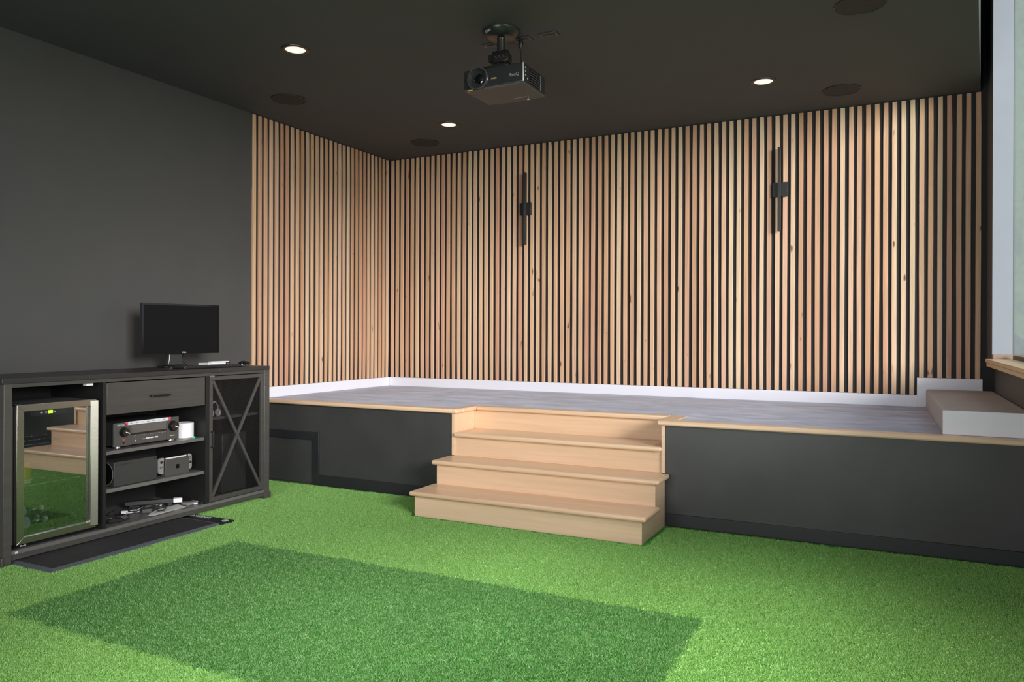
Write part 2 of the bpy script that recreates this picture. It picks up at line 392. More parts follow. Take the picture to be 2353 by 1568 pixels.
struct('trim_1', box(WLX, WLX + 0.002, -1.892, 0.016, ZB, C), BACKING)      # black backing sheet behind the left slats

# ------------------------------------------------------------------ stage
xl, xr, xs, yt, NS = 1.873, 3.378, 3.395, -1.542, 0.0295
y2 = -D - 0.2355; y1 = y2 - 0.2706
stage = thing('stage_platform', 'low stage with grey carpet top, black front and pale maple nosing along the slat walls', 'stage', (2.6, -0.9, 0))
cp = MB().prism([(WLX, BY), (WL - 0.001, BY), (WL - 0.001, -D + 0.07), (xr + 0.07, -D + 0.07), (xr + 0.07, yt + 0.07), (xl - 0.07, yt + 0.07), (xl - 0.07, -D + 0.07), (WLX, -D + 0.07)], 2, P - 0.02, P - 0.001)
make('carpet', cp, CARPET, stage)
make('core', MB().prism([(WLX, BY), (WL - 0.001, BY), (WL - 0.001, -D + 0.012), (xr + 0.012, -D + 0.012), (xr + 0.012, yt + 0.012), (xl - 0.012, yt + 0.012), (xl - 0.012, -D + 0.012), (WLX, -D + 0.012)], 2, 0.0, P - 0.022), CABDARK, stage)
make('front_panel', box(WLX, xl - 0.012, -D, -D + 0.012, 0, P - 0.03), STAGEPAINT, stage)
make('front_panel', box(xr + 0.012, WL - 0.001, -D, -D + 0.012, 0, P - 0.03), STAGEPAINT, stage)
def nosing(x0, x1, ya, yb): return make('nosing', box(x0, x1, ya, yb, P - 0.028, P + 0.003), MAPLE, stage, bevel=0.011, seg=3)
nosing(WLX, xl + NS, -D - NS, -D + 0.062)
nosing(xr - NS, WL - 0.001, -D - NS, -D + 0.062)
nosing(xl - 0.055, xl + NS, -D + 0.0625, yt + 0.06)
nosing(xr - NS, xr + 0.085, -D + 0.0625, yt + 0.06)
nosing(xl + NS + 0.0005, xr - NS - 0.0005, yt - NS, yt + 0.06)

# baseboards
struct('baseboard_left', box(WLX, 0.0, -D + 0.03, 0.0, P - 0.001, ZB), WHITE, bevel=0.002)
struct('baseboard_back', MB().box(0.0, 4.84, 0.0, BY, P - 0.001, ZB).box(4.832, 5.257, -0.003, BY, P, 0.874), WHITE, bevel=0.002)
struct('baseboard_front', box(0.648, xl - 0.004, -D - 0.013, -D, 0, 0.083), TRIMBLACK, bevel=0.002)
struct('baseboard_front', box(xr + 0.034, WL, -D - 0.013, -D, 0, 0.079), TRIMBLACK, bevel=0.002)
# access hatch in the stage front
d1 = bpy.data.objects.new('door_1', None); COL.objects.link(d1); d1['kind'] = 'structure'; d1.location = (0.33, -D, 0); ORG['door_1'] = Vector((0.33, -D, 0))
make('frame', MB().box(0.578, 0.646, -D - 0.014, -D, 0, 0.415).box(0.0, 0.578, -D - 0.014, -D, 0.352, 0.415).box(0.0, 0.06, -D - 0.014, -D, 0, 0.352), TRIMBLACK, d1, bevel=0.002)
make('panel', box(0.063, 0.575, -D - 0.005, -D, 0.012, 0.349), STAGEPAINT, d1, bevel=0.002)

# ------------------------------------------------------------------ wooden steps
r = P / 4
st = thing('wooden_steps', 'pale maple stairs with four risers leading from the green turf up onto the stage', 'stairs', (2.63, -2.05, 0))
X0, X1 = 1.870, 3.401
TH = 0.030
def tread(x0, x1, ya, yb, zt): return make('tread', box(x0, x1, ya, yb, zt - TH, zt), MAPLE, st, bevel=0.0125, seg=4)
def riser(x0, x1, ya, z0, z1): return make('riser', box(x0, x1, ya, ya + 0.018, z0, z1), MAPLE, st, bevel=0.001)
riser(X0, X1, y1, 0, r - TH); riser(X0, X1, y2, r - 0.0005, 2 * r - TH); riser(xl, xr, -D, 2 * r, 3 * r - TH); riser(xl, xr, yt, 3 * r - 0.0005, P - 0.03)
tread(X0 - NS, X1 + NS, y1 - NS, y2 + 0.016, r)
tread(X0 - NS, X1 + NS, y2 - NS, -D - 0.0140, 2 * r)
make('tread_ledge', box(xl + 0.001, xr - 0.001, -D - 0.0140, -D + 0.016, 2 * r - TH, 2 * r - 0.0002), MAPLE, st)
tread(xl + 0.0005, xr - 0.0005, -D - NS, yt + 0.016, 3 * r)
sd = MB().prism([(y1 + 0.0185, 0), (-D - 0.014, 0), (-D - 0.014, r * 2 - TH), (y2 + 0.0185, r * 2 - TH), (y2 + 0.0185, r - TH), (y1 + 0.0185, r - TH)], 0, X1 - 0.014, X1 - 0.002)
make('side_panel', sd, MAPLE, st)
sd = MB().prism([(y1 + 0.0185, 0), (-D - 0.014, 0), (-D - 0.014, r * 2 - TH), (y2 + 0.0185, r * 2 - TH), (y2 + 0.0185, r - TH), (y1 + 0.0185, r - TH)], 0, X0 + 0.002, X0 + 0.014)
make('side_panel', sd, MAPLE, st)
make('side_cheek', box(xl - 0.012, xl, -D, yt, 2 * r, P - 0.028), MAPLE, st)
make('side_cheek', box(xr, xr + 0.012, -D - 0.006, yt, 2 * r + 0.001, P - 0.028), MAPLE, st)
make('corner_trim', box(xr - 0.001, xr + 0.020, -D - 0.013, -D - 0.006, 2 * r + 0.001, P - 0.028), MAPLE, st)
make('corner_trim', box(xl - 0.020, xl + 0.001, -D - 0.009, -D - 0.002, 2 * r + 0.001, P - 0.028), MAPLE, st)

# ------------------------------------------------------------------ carpeted step block at right
sb = thing('carpeted_step', 'low block with taupe carpet top and white front board at the right on the stage', 'step', (5.1, -0.9, P))
zt = 0.789
cv = MB().prism([(4.9155, -1.760), (WL - 0.001, -1.760), (WL - 0.001, -0.004), (4.892, -0.004)], 2, P, zt)
make('carpet_cover', cv, CARPETB, sb, bevel=0.012, seg=4)
make('front_board', box(4.914, WL - 0.001, -1.772, -1.7605, P + 0.0035, zt - 0.001), WHITE, sb, bevel=0.002)

# ------------------------------------------------------------------ turf (geometry-node pile)
def pile(obj, density, blade_mat, h, wdt, seed, patch=0.045, blades=75):
    ng = bpy.data.node_groups.new('turf_pile', 'GeometryNodeTree')
    ng.interface.new_socket('Geometry', in_out='INPUT', socket_type='NodeSocketGeometry')
    ng.interface.new_socket('Geometry', in_out='OUTPUT', socket_type='NodeSocketGeometry')
    N = ng.nodes; L = ng.links
    gi = N.new('NodeGroupInput'); go = N.new('NodeGroupOutput')
    # one patch of curled blades
    gr = N.new('GeometryNodeMeshGrid'); gr.inputs['Size X'].default_value = patch; gr.inputs['Size Y'].default_value = patch; gr.inputs['Vertices X'].default_value = 2; gr.inputs['Vertices Y'].default_value = 2
    dp = N.new('GeometryNodeDistributePointsOnFaces'); dp.inputs['Density'].default_value = blades / (patch * patch); dp.inputs['Seed'].default_value = seed
    L.new(gr.outputs[0], dp.inputs['Mesh'])
    co = N.new('GeometryNodeMeshCone'); co.inputs['Vertices'].default_value = 3; co.inputs['Radius Top'].default_value = wdt * 0.35; co.inputs['Radius Bottom'].default_value = wdt; co.inputs['Depth'].default_value = h
    co.fill_type = 'NONE'
    rr = N.new('FunctionNodeRandomValue'); rr.data_type = 'FLOAT_VECTOR'; rr.inputs[0].default_value = (-0.95, -0.95, 0); rr.inputs[1].default_value = (0.95, 0.95, 6.28); rr.inputs['Seed'].default_value = seed + 1
    rs = N.new('FunctionNodeRandomValue'); rs.data_type = 'FLOAT_VECTOR'; rs.inputs[0].default_value = (0.6, 0.6, 0.6); rs.inputs[1].default_value = (1.2, 1.2, 1.35); rs.inputs['Seed'].default_value = seed + 2
    ip = N.new('GeometryNodeInstanceOnPoints'); L.new(dp.outputs['Points'], ip.inputs['Points']); L.new(co.outputs['Mesh'], ip.inputs['Instance'])
    e2r = N.new('FunctionNodeEulerToRotation'); L.new(rr.outputs[0], e2r.inputs[0]); L.new(e2r.outputs[0], ip.inputs['Rotation']); L.new(rs.outputs[0], ip.inputs['Scale'])
    rt_ = N.new('FunctionNodeRandomValue'); rt_.data_type = 'FLOAT'; rt_.inputs['Seed'].default_value = seed + 3
    sa = N.new('GeometryNodeStoreNamedAttribute'); sa.data_type = 'FLOAT'; sa.domain = 'INSTANCE'; sa.inputs['Name'].default_value = 'tint'
    L.new(ip.outputs[0], sa.inputs['Geometry']); fo = [o for o in rt_.outputs if o.type == 'VALUE' and o.enabled][0]
    vi = [i for i in sa.inputs if i.name == 'Value' and i.enabled][0]; L.new(fo, vi)
    re = N.new('GeometryNodeRealizeInstances'); L.new(sa.outputs[0], re.inputs[0])
    sm = N.new('GeometryNodeSetMaterial'); sm.inputs['Material'].default_value = blade_mat; L.new(re.outputs[0], sm.inputs['Geometry'])
    # patches over the surface
    d2 = N.new('GeometryNodeDistributePointsOnFaces'); d2.inputs['Density'].default_value = density; d2.inputs['Seed'].default_value = seed + 9
    L.new(gi.outputs[0], d2.inputs['Mesh'])
    i2 = N.new('GeometryNodeInstanceOnPoints'); L.new(d2.outputs['Points'], i2.inputs['Points']); L.new(sm.outputs[0], i2.inputs['Instance'])
    r2 = N.new('FunctionNodeRandomValue'); r2.data_type = 'FLOAT_VECTOR'; r2.inputs[0].default_value = (0, 0, 0); r2.inputs[1].default_value = (0, 0, 6.28); r2.inputs['Seed'].default_value = seed + 5
    e3 = N.new('FunctionNodeEulerToRotation'); L.new(r2.outputs[0], e3.inputs[0]); L.new(e3.outputs[0], i2.inputs['Rotation'])
    jo = N.new('GeometryNodeJoinGeometry'); L.new(i2.outputs[0], jo.inputs[0]); L.new(gi.outputs[0], jo.inputs[0])
    L.new(jo.outputs[0], go.inputs[0])
    m = obj.modifiers.new('pile', 'NODES'); m.node_group = ng

def quads(rects, z):
    mb = MB()
    for x0, x1, ya, yb in rects: mb.add([(x0, ya, z), (x1, ya, z), (x1, yb, z), (x0, yb, z)], [(0, 1, 2, 3)])
    return mb
MX0, MX1, MY0, MY1 = 1.322, 3.965, -4.60, -3.335
e = 0.008
turf = make('artificial_turf', quads([(0.02, MX0 - e, -5.4, -2.0), (MX1 + e, WL - 0.05, -5.4, -1.9), (MX0 - e, MX1 + e, MY1 + e, y1 - 0.05), (0.02, X0 - 0.05, -2.0, -1.90),
                                      (MX0 - e, X0 - 0.05, y1 - 0.05, -2.0), (X1 + 0.05, MX1 + e, y1 - 0.05, -1.90), (MX0 - e, MX1 + e, -5.4, MY0 - e)], 0.0008), TURFBASE, None, (0, 0, 0))
tag(turf, 'bright green artificial turf covering the floor around the darker rectangle', 'turf', kind='stuff')
tm = thing('turf_mat', 'large darker green rectangle of turf let into the floor before the stairs', 'turf mat', ((MX0 + MX1) / 2, (MY0 + MY1) / 2, 0))
make('backing', box(MX0, MX1, MY0, MY1, 0.0002, 0.0018), TURFBASED, tm)
tp = make('turf_pile', quads([(MX0 + e, MX1 - e, MY0 + e, MY1 - e)], 0.002), TURFBASED, tm); tp['kind'] = 'stuff'
pile(turf, 3400, TURF, 0.010, 0.0015, 11)
pile(tp, 3400, TURFD, 0.009, 0.0013, 51)
# ------------------------------------------------------------------ cabinet
FX = 0.655; BX = 0.165
cab = thing('media_cabinet', 'long black wooden cabinet with open shelves and mesh door against the left wall', 'cabinet', (0.41, -3.31, 0))
for ya, yb in ((-4.236, -3.7705), (-3.7695, -2.8445), (-2.8435, -2.385)):
    make('top_board', box(0.155, 0.660, ya, yb, 0.931, 0.958), CABTOP, cab, bevel=0.002)
def post(ya, yb, xa, xb, side):
    s = 0.012 * side
    mb = MB().box(xa, xb, ya, yb, 0.0, 0.931)
    y_in, y_out = (yb, ya) if side < 0 else (ya, yb)
    mb.box(xa - 0.004, xb + 0.006, min(y_out, y_out + s), max(y_out, y_out + s), 0.0, 0.055)
    make('post', mb, CABBLACK, cab, bevel=0.002)
post(-4.2245, -4.1835, 0.600, FX, -1); post(-2.4285, -2.3818, 0.600, FX, 1)
post(-4.2245, -4.1835, BX, 0.215, -1); post(-2.4285, -2.3818, BX, 0.215, 1)
for ya, yb in ((-4.214, -4.196), (-2.412, -2.394)):
    make('side_panel', box(0.2155, 0.5995, ya, yb, 0.05, 0.9305), CABDARK, cab)
make('top_rail', box(0.635, 0.653, -4.183, -2.429, 0.911, 0.9305), CABBLACK, cab, bevel=0.001)
make('bottom_rail', box(0.630, 0.647, -4.183, -2.429, 0.028, 0.055), CABBLACK, cab, bevel=0.001)
make('bottom_shelf', box(0.185, 0.652, -4.183, -2.429, 0.0555, 0.075), wood('bottom_veneer', ['#605e5c', '#6a6866', '#646260'], (60, 2.5, 60), 0.33, 0.12, 0, True, 0.4, 0.04), cab, bevel=0.001)  # colour lifted above the cabinet black to carry grazing gloss on the shelf
make('divider', box(0.185, 0.653, -3.681, -3.6605, 0.0755, 0.9105), CABDARK, cab)
make('divider', box(0.185, 0.653, -2.953, -2.923, 0.0755, 0.9105), CABDARK, cab)
make('back_panel', box(0.172, 0.1845, -4.183, -2.429, 0.03, 0.93), CABDARK, cab)
SHELFM = wood('shelf_veneer', ['#605e5c', '#6a6866', '#646260'], (60, 2.5, 60), 0.33, 0.12, 0, True, 0.4, 0.04)  # same lifted grey: sheen of the shelf tops put into the colour
make('shelf', box(0.186, 0.640, -3.660, -2.9535, 0.491, 0.511), SHELFM, cab, bevel=0.001)
make('shelf', box(0.186, 0.640, -3.660, -2.9535, 0.272, 0.293), SHELFM, cab, bevel=0.001)
make('shelf', box(0.186, 0.600, -2.9225, -2.430, 0.610, 0.628), SHELFM, cab, bevel=0.001)
dr = make('drawer', MB().box(0.637, 0.653, -3.656, -2.958, 0.722, 0.905).box(0.25, 0.637, -3.645, -2.968, 0.735, 0.87), CABBLACK, cab, bevel=0.002)
def bar_handle(name, a, b, out, r, parent):
    a = Vector(a); b = Vector(b); o = Vector(out)
    pts = spline([a, a + o * 0.8, a + o + (b - a) * 0.08, b + o - (b - a) * 0.08, b + o * 0.8, b], 6)
    return make(name, MB().tube(pts, r, 8), METALBLACK, parent, smooth=True)
bar_handle('handle', (0.653, -3.371, 0.812), (0.653, -3.247, 0.812), (0.024, 0, 0), 0.0055, dr)
# mesh door
door = make('door', MB().box(0.637, 0.653, -2.919, -2.893, 0.080, 0.906).box(0.637, 0.653, -2.462, -2.431, 0.080, 0.906).box(0.637, 0.653, -2.893, -2.462, 0.880, 0.906).box(0.637, 0.653, -2.893, -2.462, 0.080, 0.109), CABBLACK, cab, bevel=0.001)
def brace(p, q, x0, x1):
    p = Vector(p); q = Vector(q); d = (q - p).normalized(); n = Vector((-d.y, d.x)) * 0.0095
    return MB().prism([tuple(p + n), tuple(q + n), tuple(q - n), tuple(p - n)], 0, x0, x1)
make('cross_brace', brace((-2.889, 0.876), (-2.466, 0.113), 0.6415, 0.6525), CABBLACK, door)
make('cross_brace', brace((-2.889, 0.113), (-2.466, 0.876), 0.6400, 0.6505), CABBLACK, door)
ms = MB(); wv = 0.0008
k = -2.893
while k < -2.462: ms.box(0.6385, 0.6397, k - wv, k + wv, 0.109, 0.880); k += 0.0065
k = 0.109
while k < 0.880: ms.box(0.6383, 0.6395, -2.893, -2.462, k - wv, k + wv); k += 0.0065
mo = make('mesh_screen', ms, METALBLACK, door); mo['kind'] = 'stuff'
bar_handle('door_handle', (0.653, -2.906, 0.441), (0.653, -2.906, 0.541), (0.022, 0, 0), 0.005, door)
for z in (0.80, 0.20): make('hinge', box(0.640, 0.6545, -2.4305, -2.4265, z - 0.016, z + 0.016), CHROME, door)
make('magnetic_catch', box(0.600, 0.634, -3.765, -3.725, 0.895, 0.9105), WHITEPL, cab, bevel=0.002)
make('magnetic_catch', box(0.600, 0.634, -2.90, -2.86, 0.895, 0.9105), WHITEPL, cab, bevel=0.002)

for z in (0.80, 0.15): make('hinge', box(0.612, 0.640, -4.1833, -4.1800, z - 0.018, z + 0.018), CHROME, cab)
make('sticker', box(0.6521, 0.6526, -4.165, -4.150, 0.060, 0.070), PRINTW, cab)

# ------------------------------------------------------------------ beverage fridge
FL = 0.0765
fg = thing('beverage_fridge', 'small glass-door beverage fridge with a steel frame inside the black cabinet', 'fridge', (0.40, -3.93, FL))
bz = 0.815; ya, yb = -4.166, -3.700; xb = 0.200; xf = 0.592
make('body', MB().box(xb, xf, ya, ya + 0.03, FL + 0.015, bz).box(xb, xf, yb - 0.03, yb, FL + 0.015, bz).box(xb, xf, ya + 0.03, yb - 0.03, bz - 0.03, bz).box(xb, xf, ya + 0.03, yb - 0.03, FL + 0.015, FL + 0.06).box(xb, xb + 0.03, ya + 0.03, yb - 0.03, FL + 0.06, bz - 0.03), simple('fridge_shell', (0.10, 0.10, 0.10, 1), 0.45, var=0.05, scale=60), fg, bevel=0.003)
for fx in (0.23, 0.56):
    for fy in (ya + 0.04, yb - 0.04): make('foot', MB().cyl((fx, fy, FL - 0.0005), (0, 0, 1), 0.014, 0.016, 12), PLASTICBLACK, fg)
dx0, dx1 = 0.600, 0.634; dy0, dy1, dz0, dz1 = -4.146, -3.701, 0.095, 0.818
fd = make('door', MB().box(0.594, 0.612, dy0 + 0.002, dy1 - 0.004, dz0 + 0.002, dz1 - 0.002).box(0.612, 0.613, dy0, dy1, dz0, dz1), GLOSSBLACK, fg)
# the door slab is a ring: rebuild it open in the middle
bpy.data.objects.remove(fd)
il, ir, it, ib = dy0 + 0.037, dy1 - 0.040, dz1 - 0.036, dz0 + 0.034
fd = make('door', MB().box(0.594, 0.614, dy0 + 0.002, il, dz0 + 0.002, dz1 - 0.002).box(0.594, 0.614, ir, dy1 - 0.004, dz0 + 0.002, dz1 - 0.002).box(0.594, 0.614, il, ir, it, dz1 - 0.002).box(0.594, 0.614, il, ir, dz0 + 0.002, ib), GLOSSBLACK, fg)
def frame_piece(poly): make('steel_frame', MB().prism(poly, 0, 0.6145, 0.632), STEEL, fd, bevel=0.0012)
frame_piece([(dy0, dz0), (il, ib), (il, it), (dy0, dz1)])
frame_piece([(dy0, dz1), (il, it), (ir, it), (dy1, dz1)][::1])
frame_piece([(dy0, dz0), (dy1, dz0), (ir, ib), (il, ib)])
hv = MB()   # right stile is a raised wedge-shaped grip
hv.prism([(0.6145, ir + 0.0005), (0.634, ir + 0.0005), (0.650, dy1 - 0.004), (0.6145, dy1)], 2, dz0 + 0.012, dz1 - 0.006)
make('grip_stile', hv, STEEL, fd, bevel=0.0015)
gt = 0.0135; gl = box(0.6162, 0.6166, il, ir, ib, it); ym = (il + ir) / 2
gl.v = [(x - (y - ym) * gt, y, z) for x, y, z in gl.v]
make('glass', gl, FRIDGEGLASS, fd)
pn = make('control_panel', MB().box(0.611, 0.6153, -4.062, -3.866, 0.752, 0.7765), DARKGREY, fd, bevel=0.003)
make('display', box(0.6196, 0.6206, -3.973, -3.950, 0.761, 0.777), GREENLED, fd)
for yy in (-4.009, -3.986, -3.937): make('button', MB().cyl((0.6196, yy, 0.768), (1, 0, 0), 0.0048, 0.0008, 14), PRINTGREY, fd)
make('hinge', box(0.585, 0.622, dy0 - 0.022, dy0 + 0.03, dz1 + 0.0005, dz1 + 0.008), PLASTICBLACK, fg, bevel=0.001)
text('logo_lettering', 'Danby', 0.012, PRINTW, fg, (0.6207, -4.105, 0.0850), (0, 1, 0), (0, 0, 1)); make('kick_plate', box(0.592, 0.620, ya + 0.01, yb - 0.004, FL + 0.0005, 0.0935), GLOSSBLACK, fg)
def wire_shelf(z):
    mb = MB()
    for i in range(14):
        y = ya + 0.05 + i * (yb - ya - 0.10) / 13; mb.tube([(0.24, y, z), (0.575, y, z)], 0.0016, 6)
    for x in (0.245, 0.41, 0.572): mb.tube([(x, ya + 0.031, z - 0.003), (x, yb - 0.031, z - 0.003)], 0.0025, 6)
    make('wire_shelf', mb, CHROME, fg)
wire_shelf(0.385); wire_shelf(0.60)
make('bottom_tray', box(0.232, 0.585, ya + 0.031, yb - 0.031, FL + 0.0605, FL + 0.066), PLASTICSATIN, fg)
TRZ = FL + 0.0665
can = thing('drink_can', 'yellow drink can standing at the left in the fridge', 'can', (0.553, -4.060, 0.3868))
make('body', MB().lathe((0.553, -4.060, 0.3868), (0, 0, 1), [(0.024, 0), (0.032, 0.008), (0.032, 0.102), (0.026, 0.112)], 24), CANY, can, smooth=True)
make('lid', MB().lathe((0.553, -4.060, 0.4989), (0, 0, 1), [(0.026, 0), (0.025, 0.003), (0.022, 0.002)], 24), CHROME, can, smooth=True)
make('label_band', MB().lathe((0.553, -4.060, 0.3868), (0, 0, 1), [(0.0323, 0.01), (0.0323, 0.03)], 24, cap=False), PRINTW, can, smooth=True)
def bottle_lying(x, y, z, rad, ln, label, grp):
    t = thing('clear_bottle', label, 'bottle', (x, y, z - rad), grp)
    prof = [(rad * 0.9, 0), (rad, 0.008), (rad, ln * 0.22), (rad * 0.93, ln * 0.25), (rad, ln * 0.28), (rad, ln * 0.5), (rad * 0.93, ln * 0.53), (rad, ln * 0.56), (rad, ln * 0.68), (rad * 0.6, ln * 0.84), (rad * 0.38, ln * 0.9), (rad * 0.38, ln * 0.95)]
    make('body', MB().lathe((x, y - ln / 2, z), (0, 1, 0), prof, 20), BOTTLE, t, smooth=True)
    make('label_band', MB().lathe((x, y - ln / 2, z), (0, 1, 0), [(rad * 1.015, ln * 0.30), (rad * 1.015, ln * 0.47)], 20, cap=False), PRINTW, t, smooth=True)
    make('cap', MB().lathe((x, y - ln / 2, z), (0, 1, 0), [(rad * 0.44, ln * 0.93), (rad * 0.44, ln)], 16), WHITEPL, t)
bottle_lying(0.52, -4.02, TRZ + 0.033, 0.032, 0.20, 'clear bottle lying lowest in the fridge, nearest the glass', 'clear bottles in the fridge')
bottle_lying(0.45, -4.02, TRZ + 0.033, 0.032, 0.20, 'clear bottle lying on the fridge floor behind the front one', 'clear bottles in the fridge')
bottle_lying(0.486, -4.02, TRZ + 0.0892, 0.032, 0.20, 'clear bottle lying on top of the two others in the fridge', 'clear bottles in the fridge')
bottle_lying(0.53, -4.06, 0.3868 - 0.054 + 0.0015, 0.022, 0.13, 'small clear bottle hanging under the fridge shelf', 'clear bottles in the fridge') if False else None

# ------------------------------------------------------------------ receiver on the upper shelf
def rbox(name, x0, x1, y0, y1, z0, z1, mat, par, b=0.002): return make(name, box(x0, x1, y0, y1, z0, z1), mat, par, bevel=b)
RX = 0.600; RY0, RY1, RZ0, RZ1 = -3.572, -3.118, 0.523, 0.662
av = thing('av_receiver', 'black audio receiver with two knobs and a white sticker strip on the shelf', 'receiver', (0.45, -3.345, 0.511))
rbox('chassis', 0.27, 0.585, RY0 + 0.008, RY1 - 0.008, RZ0 + 0.004, RZ1 - 0.002, PLASTICSATIN, av)
FACE = simple('receiver_face', (0.07, 0.069, 0.067, 1), 0.4, var=0.04, scale=3, stretch=(40, 1, 40))
rbox('front_panel', 0.5855, RX - 0.004, RY0, RY1, RZ0, RZ1, FACE, av)
w = RY1 - RY0; hgt = RZ1 - RZ0
fy = lambda t: RY0 + w * t
fz = lambda t: RZ1 - hgt * t
rbox('left_cheek', RX - 0.0035, RX, fy(0.0), fy(0.247), RZ0, RZ1, FACE, av, 0.001)
rbox('right_cheek', RX - 0.0035, RX, fy(0.80), fy(1.0), RZ0, RZ1, FACE, av, 0.001)
rbox('display_window', RX - 0.0035, RX - 0.001, fy(0.253), fy(0.795), fz(0.50), fz(0.03), simple('display_window', (0.10, 0.098, 0.095, 1), 0.15, var=0.02), av, 0.0005)
rbox('lower_flap', RX - 0.0035, RX - 0.0005, fy(0.253), fy(0.795), fz(0.97), fz(0.58), FACE, av, 0.0005)
rbox('display_groove', RX - 0.0038, RX - 0.0020, fy(0.253), fy(0.795), fz(0.575), fz(0.505), GLOSSBLACK, av, 0.0003)
def knob(t, u, rad):
    k = make('knob', MB().lathe((RX + 0.0003, fy(t), fz(u)), (1, 0, 0), [(rad * 1.12, 0), (rad * 1.12, 0.004), (rad, 0.005), (rad * 0.96, 0.024), (rad * 0.90, 0.026)], 32), GLOSSBLACK, av, smooth=True)
    a = math.radians(-22); p = Vector((fy(t), fz(u))); d = Vector((math.cos(a), math.sin(a))); n = Vector((-d.y, d.x)) * 0.0022
    make('pointer', MB().prism([tuple(p - d * rad * 0.15 + n), tuple(p + d * rad * 0.92 + n), tuple(p + d * rad * 0.92 - n), tuple(p - d * rad * 0.15 - n)], 0, RX + 0.0265, RX + 0.0275), WHITEPL, k)
knob(0.136, 0.40, 0.0255); knob(0.898, 0.40, 0.030)
make('sticker_strip', MB().prism([(fy(0.205), fz(0.13)), (fy(0.82), fz(0.13)), (fy(0.82), fz(-0.012)), (fy(0.205), fz(-0.012))], 0, RX + 0.0004, RX + 0.0010), PRINTW, av)
make('sticker_end', MB().prism([(fy(0.185), fz(0.13)), (fy(0.2045), fz(0.13)), (fy(0.2045), fz(-0.012)), (fy(0.160), fz(-0.012))], 0, RX + 0.0004, RX + 0.0010), PINK, av)
make('sticker_end', MB().prism([(fy(0.8205), fz(0.13)), (fy(0.852), fz(0.13)), (fy(0.870), fz(-0.012)), (fy(0.8205), fz(-0.012))], 0, RX + 0.0004, RX + 0.0010), PINK, av)
tk = MB()
for i in range(7): tk.box(RX + 0.0011, RX + 0.0014, fy(0.23 + i * 0.085), fy(0.23 + i * 0.085 + 0.035), fz(0.075), fz(0.045))
make('sticker_print', tk, PRINTGREY, av)['kind'] = 'stuff'
make('power_button', MB().cyl((RX + 0.0003, fy(0.137), fz(0.73)), (1, 0, 0), 0.0055, 0.002, 16), RED, av)
make('headphone_jack', MB().lathe((RX + 0.0003, fy(0.137), fz(0.865)), (1, 0, 0), [(0.006, 0), (0.006, 0.0015), (0.0035, 0.0015), (0.003, 0.0002)], 16), GLOSSBLACK, av)
for i in range(3): make('button', box(RX, RX + 0.0012, fy(0.473 + i * 0.067), fy(0.525 + i * 0.067), fz(0.82), fz(0.765)), PRINTW, av)
make('button_mark', box(RX, RX + 0.0006, fy(0.415), fy(0.462), fz(0.81), fz(0.795)), PRINTW, av)
make('usb_port', box(RX, RX + 0.0006, fy(0.310), fy(0.322), fz(0.865), fz(0.81)), PRINTW, av)
bm_ = MB()
for t in (0.295, 0.385, 0.43, 0.53, 0.57, 0.62, 0.665, 0.715, 0.76): bm_.box(RX - 0.0004, RX + 0.0002, fy(t), fy(t + 0.025), fz(0.635), fz(0.615))
make('button_row', bm_, PRINTGREY, av)['kind'] = 'stuff'
make('gold_badge', box(RX + 0.0002, RX + 0.0007, fy(0.855), fy(0.935), fz(0.845), fz(0.815)), GOLD, av)
text('logo_lettering', 'DENON', 0.013, PRINTW, av, (RX + 0.0005, fy(0.097), fz(0.10)), (0, 1, 0), (0, 0, 1))
for fx in (0.33, 0.575):
    for t in (0.08, 0.90):
        f = make('foot', MB().lathe((fx, fy(t), 0.5112), (0, 0, 1), [(0.020, 0), (0.022, 0.003), (0.020, 0.012)], 20), CHROME if fx > 0.5 else PLASTICBLACK, av, smooth=True)

ws = thing('smart_speaker', 'white round wireless speaker with a teal light beside the receiver', 'speaker', (0.535, -3.022, 0.511))
make('shell', MB().lathe((0.535, -3.022, 0.5112), (0, 0, 1), [(0.054, 0), (0.059, 0.004), (0.060, 0.012), (0.060, 0.094), (0.0575, 0.0985), (0.053, 0.098), (0.045, 0.094), (0.004, 0.0935)], 40), WHITEPL, ws, smooth=True)
make('status_light', box(0.590, 0.5975, -3.004, -2.986, 0.5113, 0.518), TEALLED, ws, bevel=0.001)

# ------------------------------------------------------------------ game consoles on the middle shelf
gc = thing('game_console', 'black box-shaped game console lying on its side on the middle shelf', 'game console', (0.545, -3.441, 0.293))
GX0, GX1, GY0, GY1, GZ0, GZ1 = 0.470, 0.622, -3.587, -3.296, 0.2955, 0.438
rbox('body', GX0, GX1, GY0, GY1, GZ0, GZ1, simple('console_shell', (0.038, 0.038, 0.037, 1), 0.5, var=0.05, scale=80), gc, 0.003)
gcen = (0.5 * (GX0 + GX1), GY0 - 0.0002, 0.5 * (GZ0 + GZ1))
make('vent_ring', MB().lathe(gcen, (0, -1, 0), [(0.068, 0), (0.068, 0.0012), (0.0655, 0.0012), (0.0655, 0)], 48, cap=False), GREYPL, gc)
make('vent_disc', MB().lathe(gcen, (0, -1, 0), [(0.0650, 0), (0.063, 0.0008), (0.0, 0.0004)], 40, cap=False), GLOSSBLACK, gc)
make('disc_slot', box(GX1, GX1 + 0.0004, GY0 + 0.012, GY0 + 0.125, GZ1 - 0.019, GZ1 - 0.017), GLOSSBLACK, gc)
make('power_button', MB().cyl((GX1, GY1 - 0.016, GZ1 - 0.014), (1, 0, 0), 0.005, 0.0008, 16), GLOSSBLACK, gc)
for yy in (GY0 + 0.03, GY1 - 0.03): make('rubber_foot', box(0.49, 0.60, yy - 0.008, yy + 0.008, 0.2932, 0.2953), PLASTICBLACK, gc)

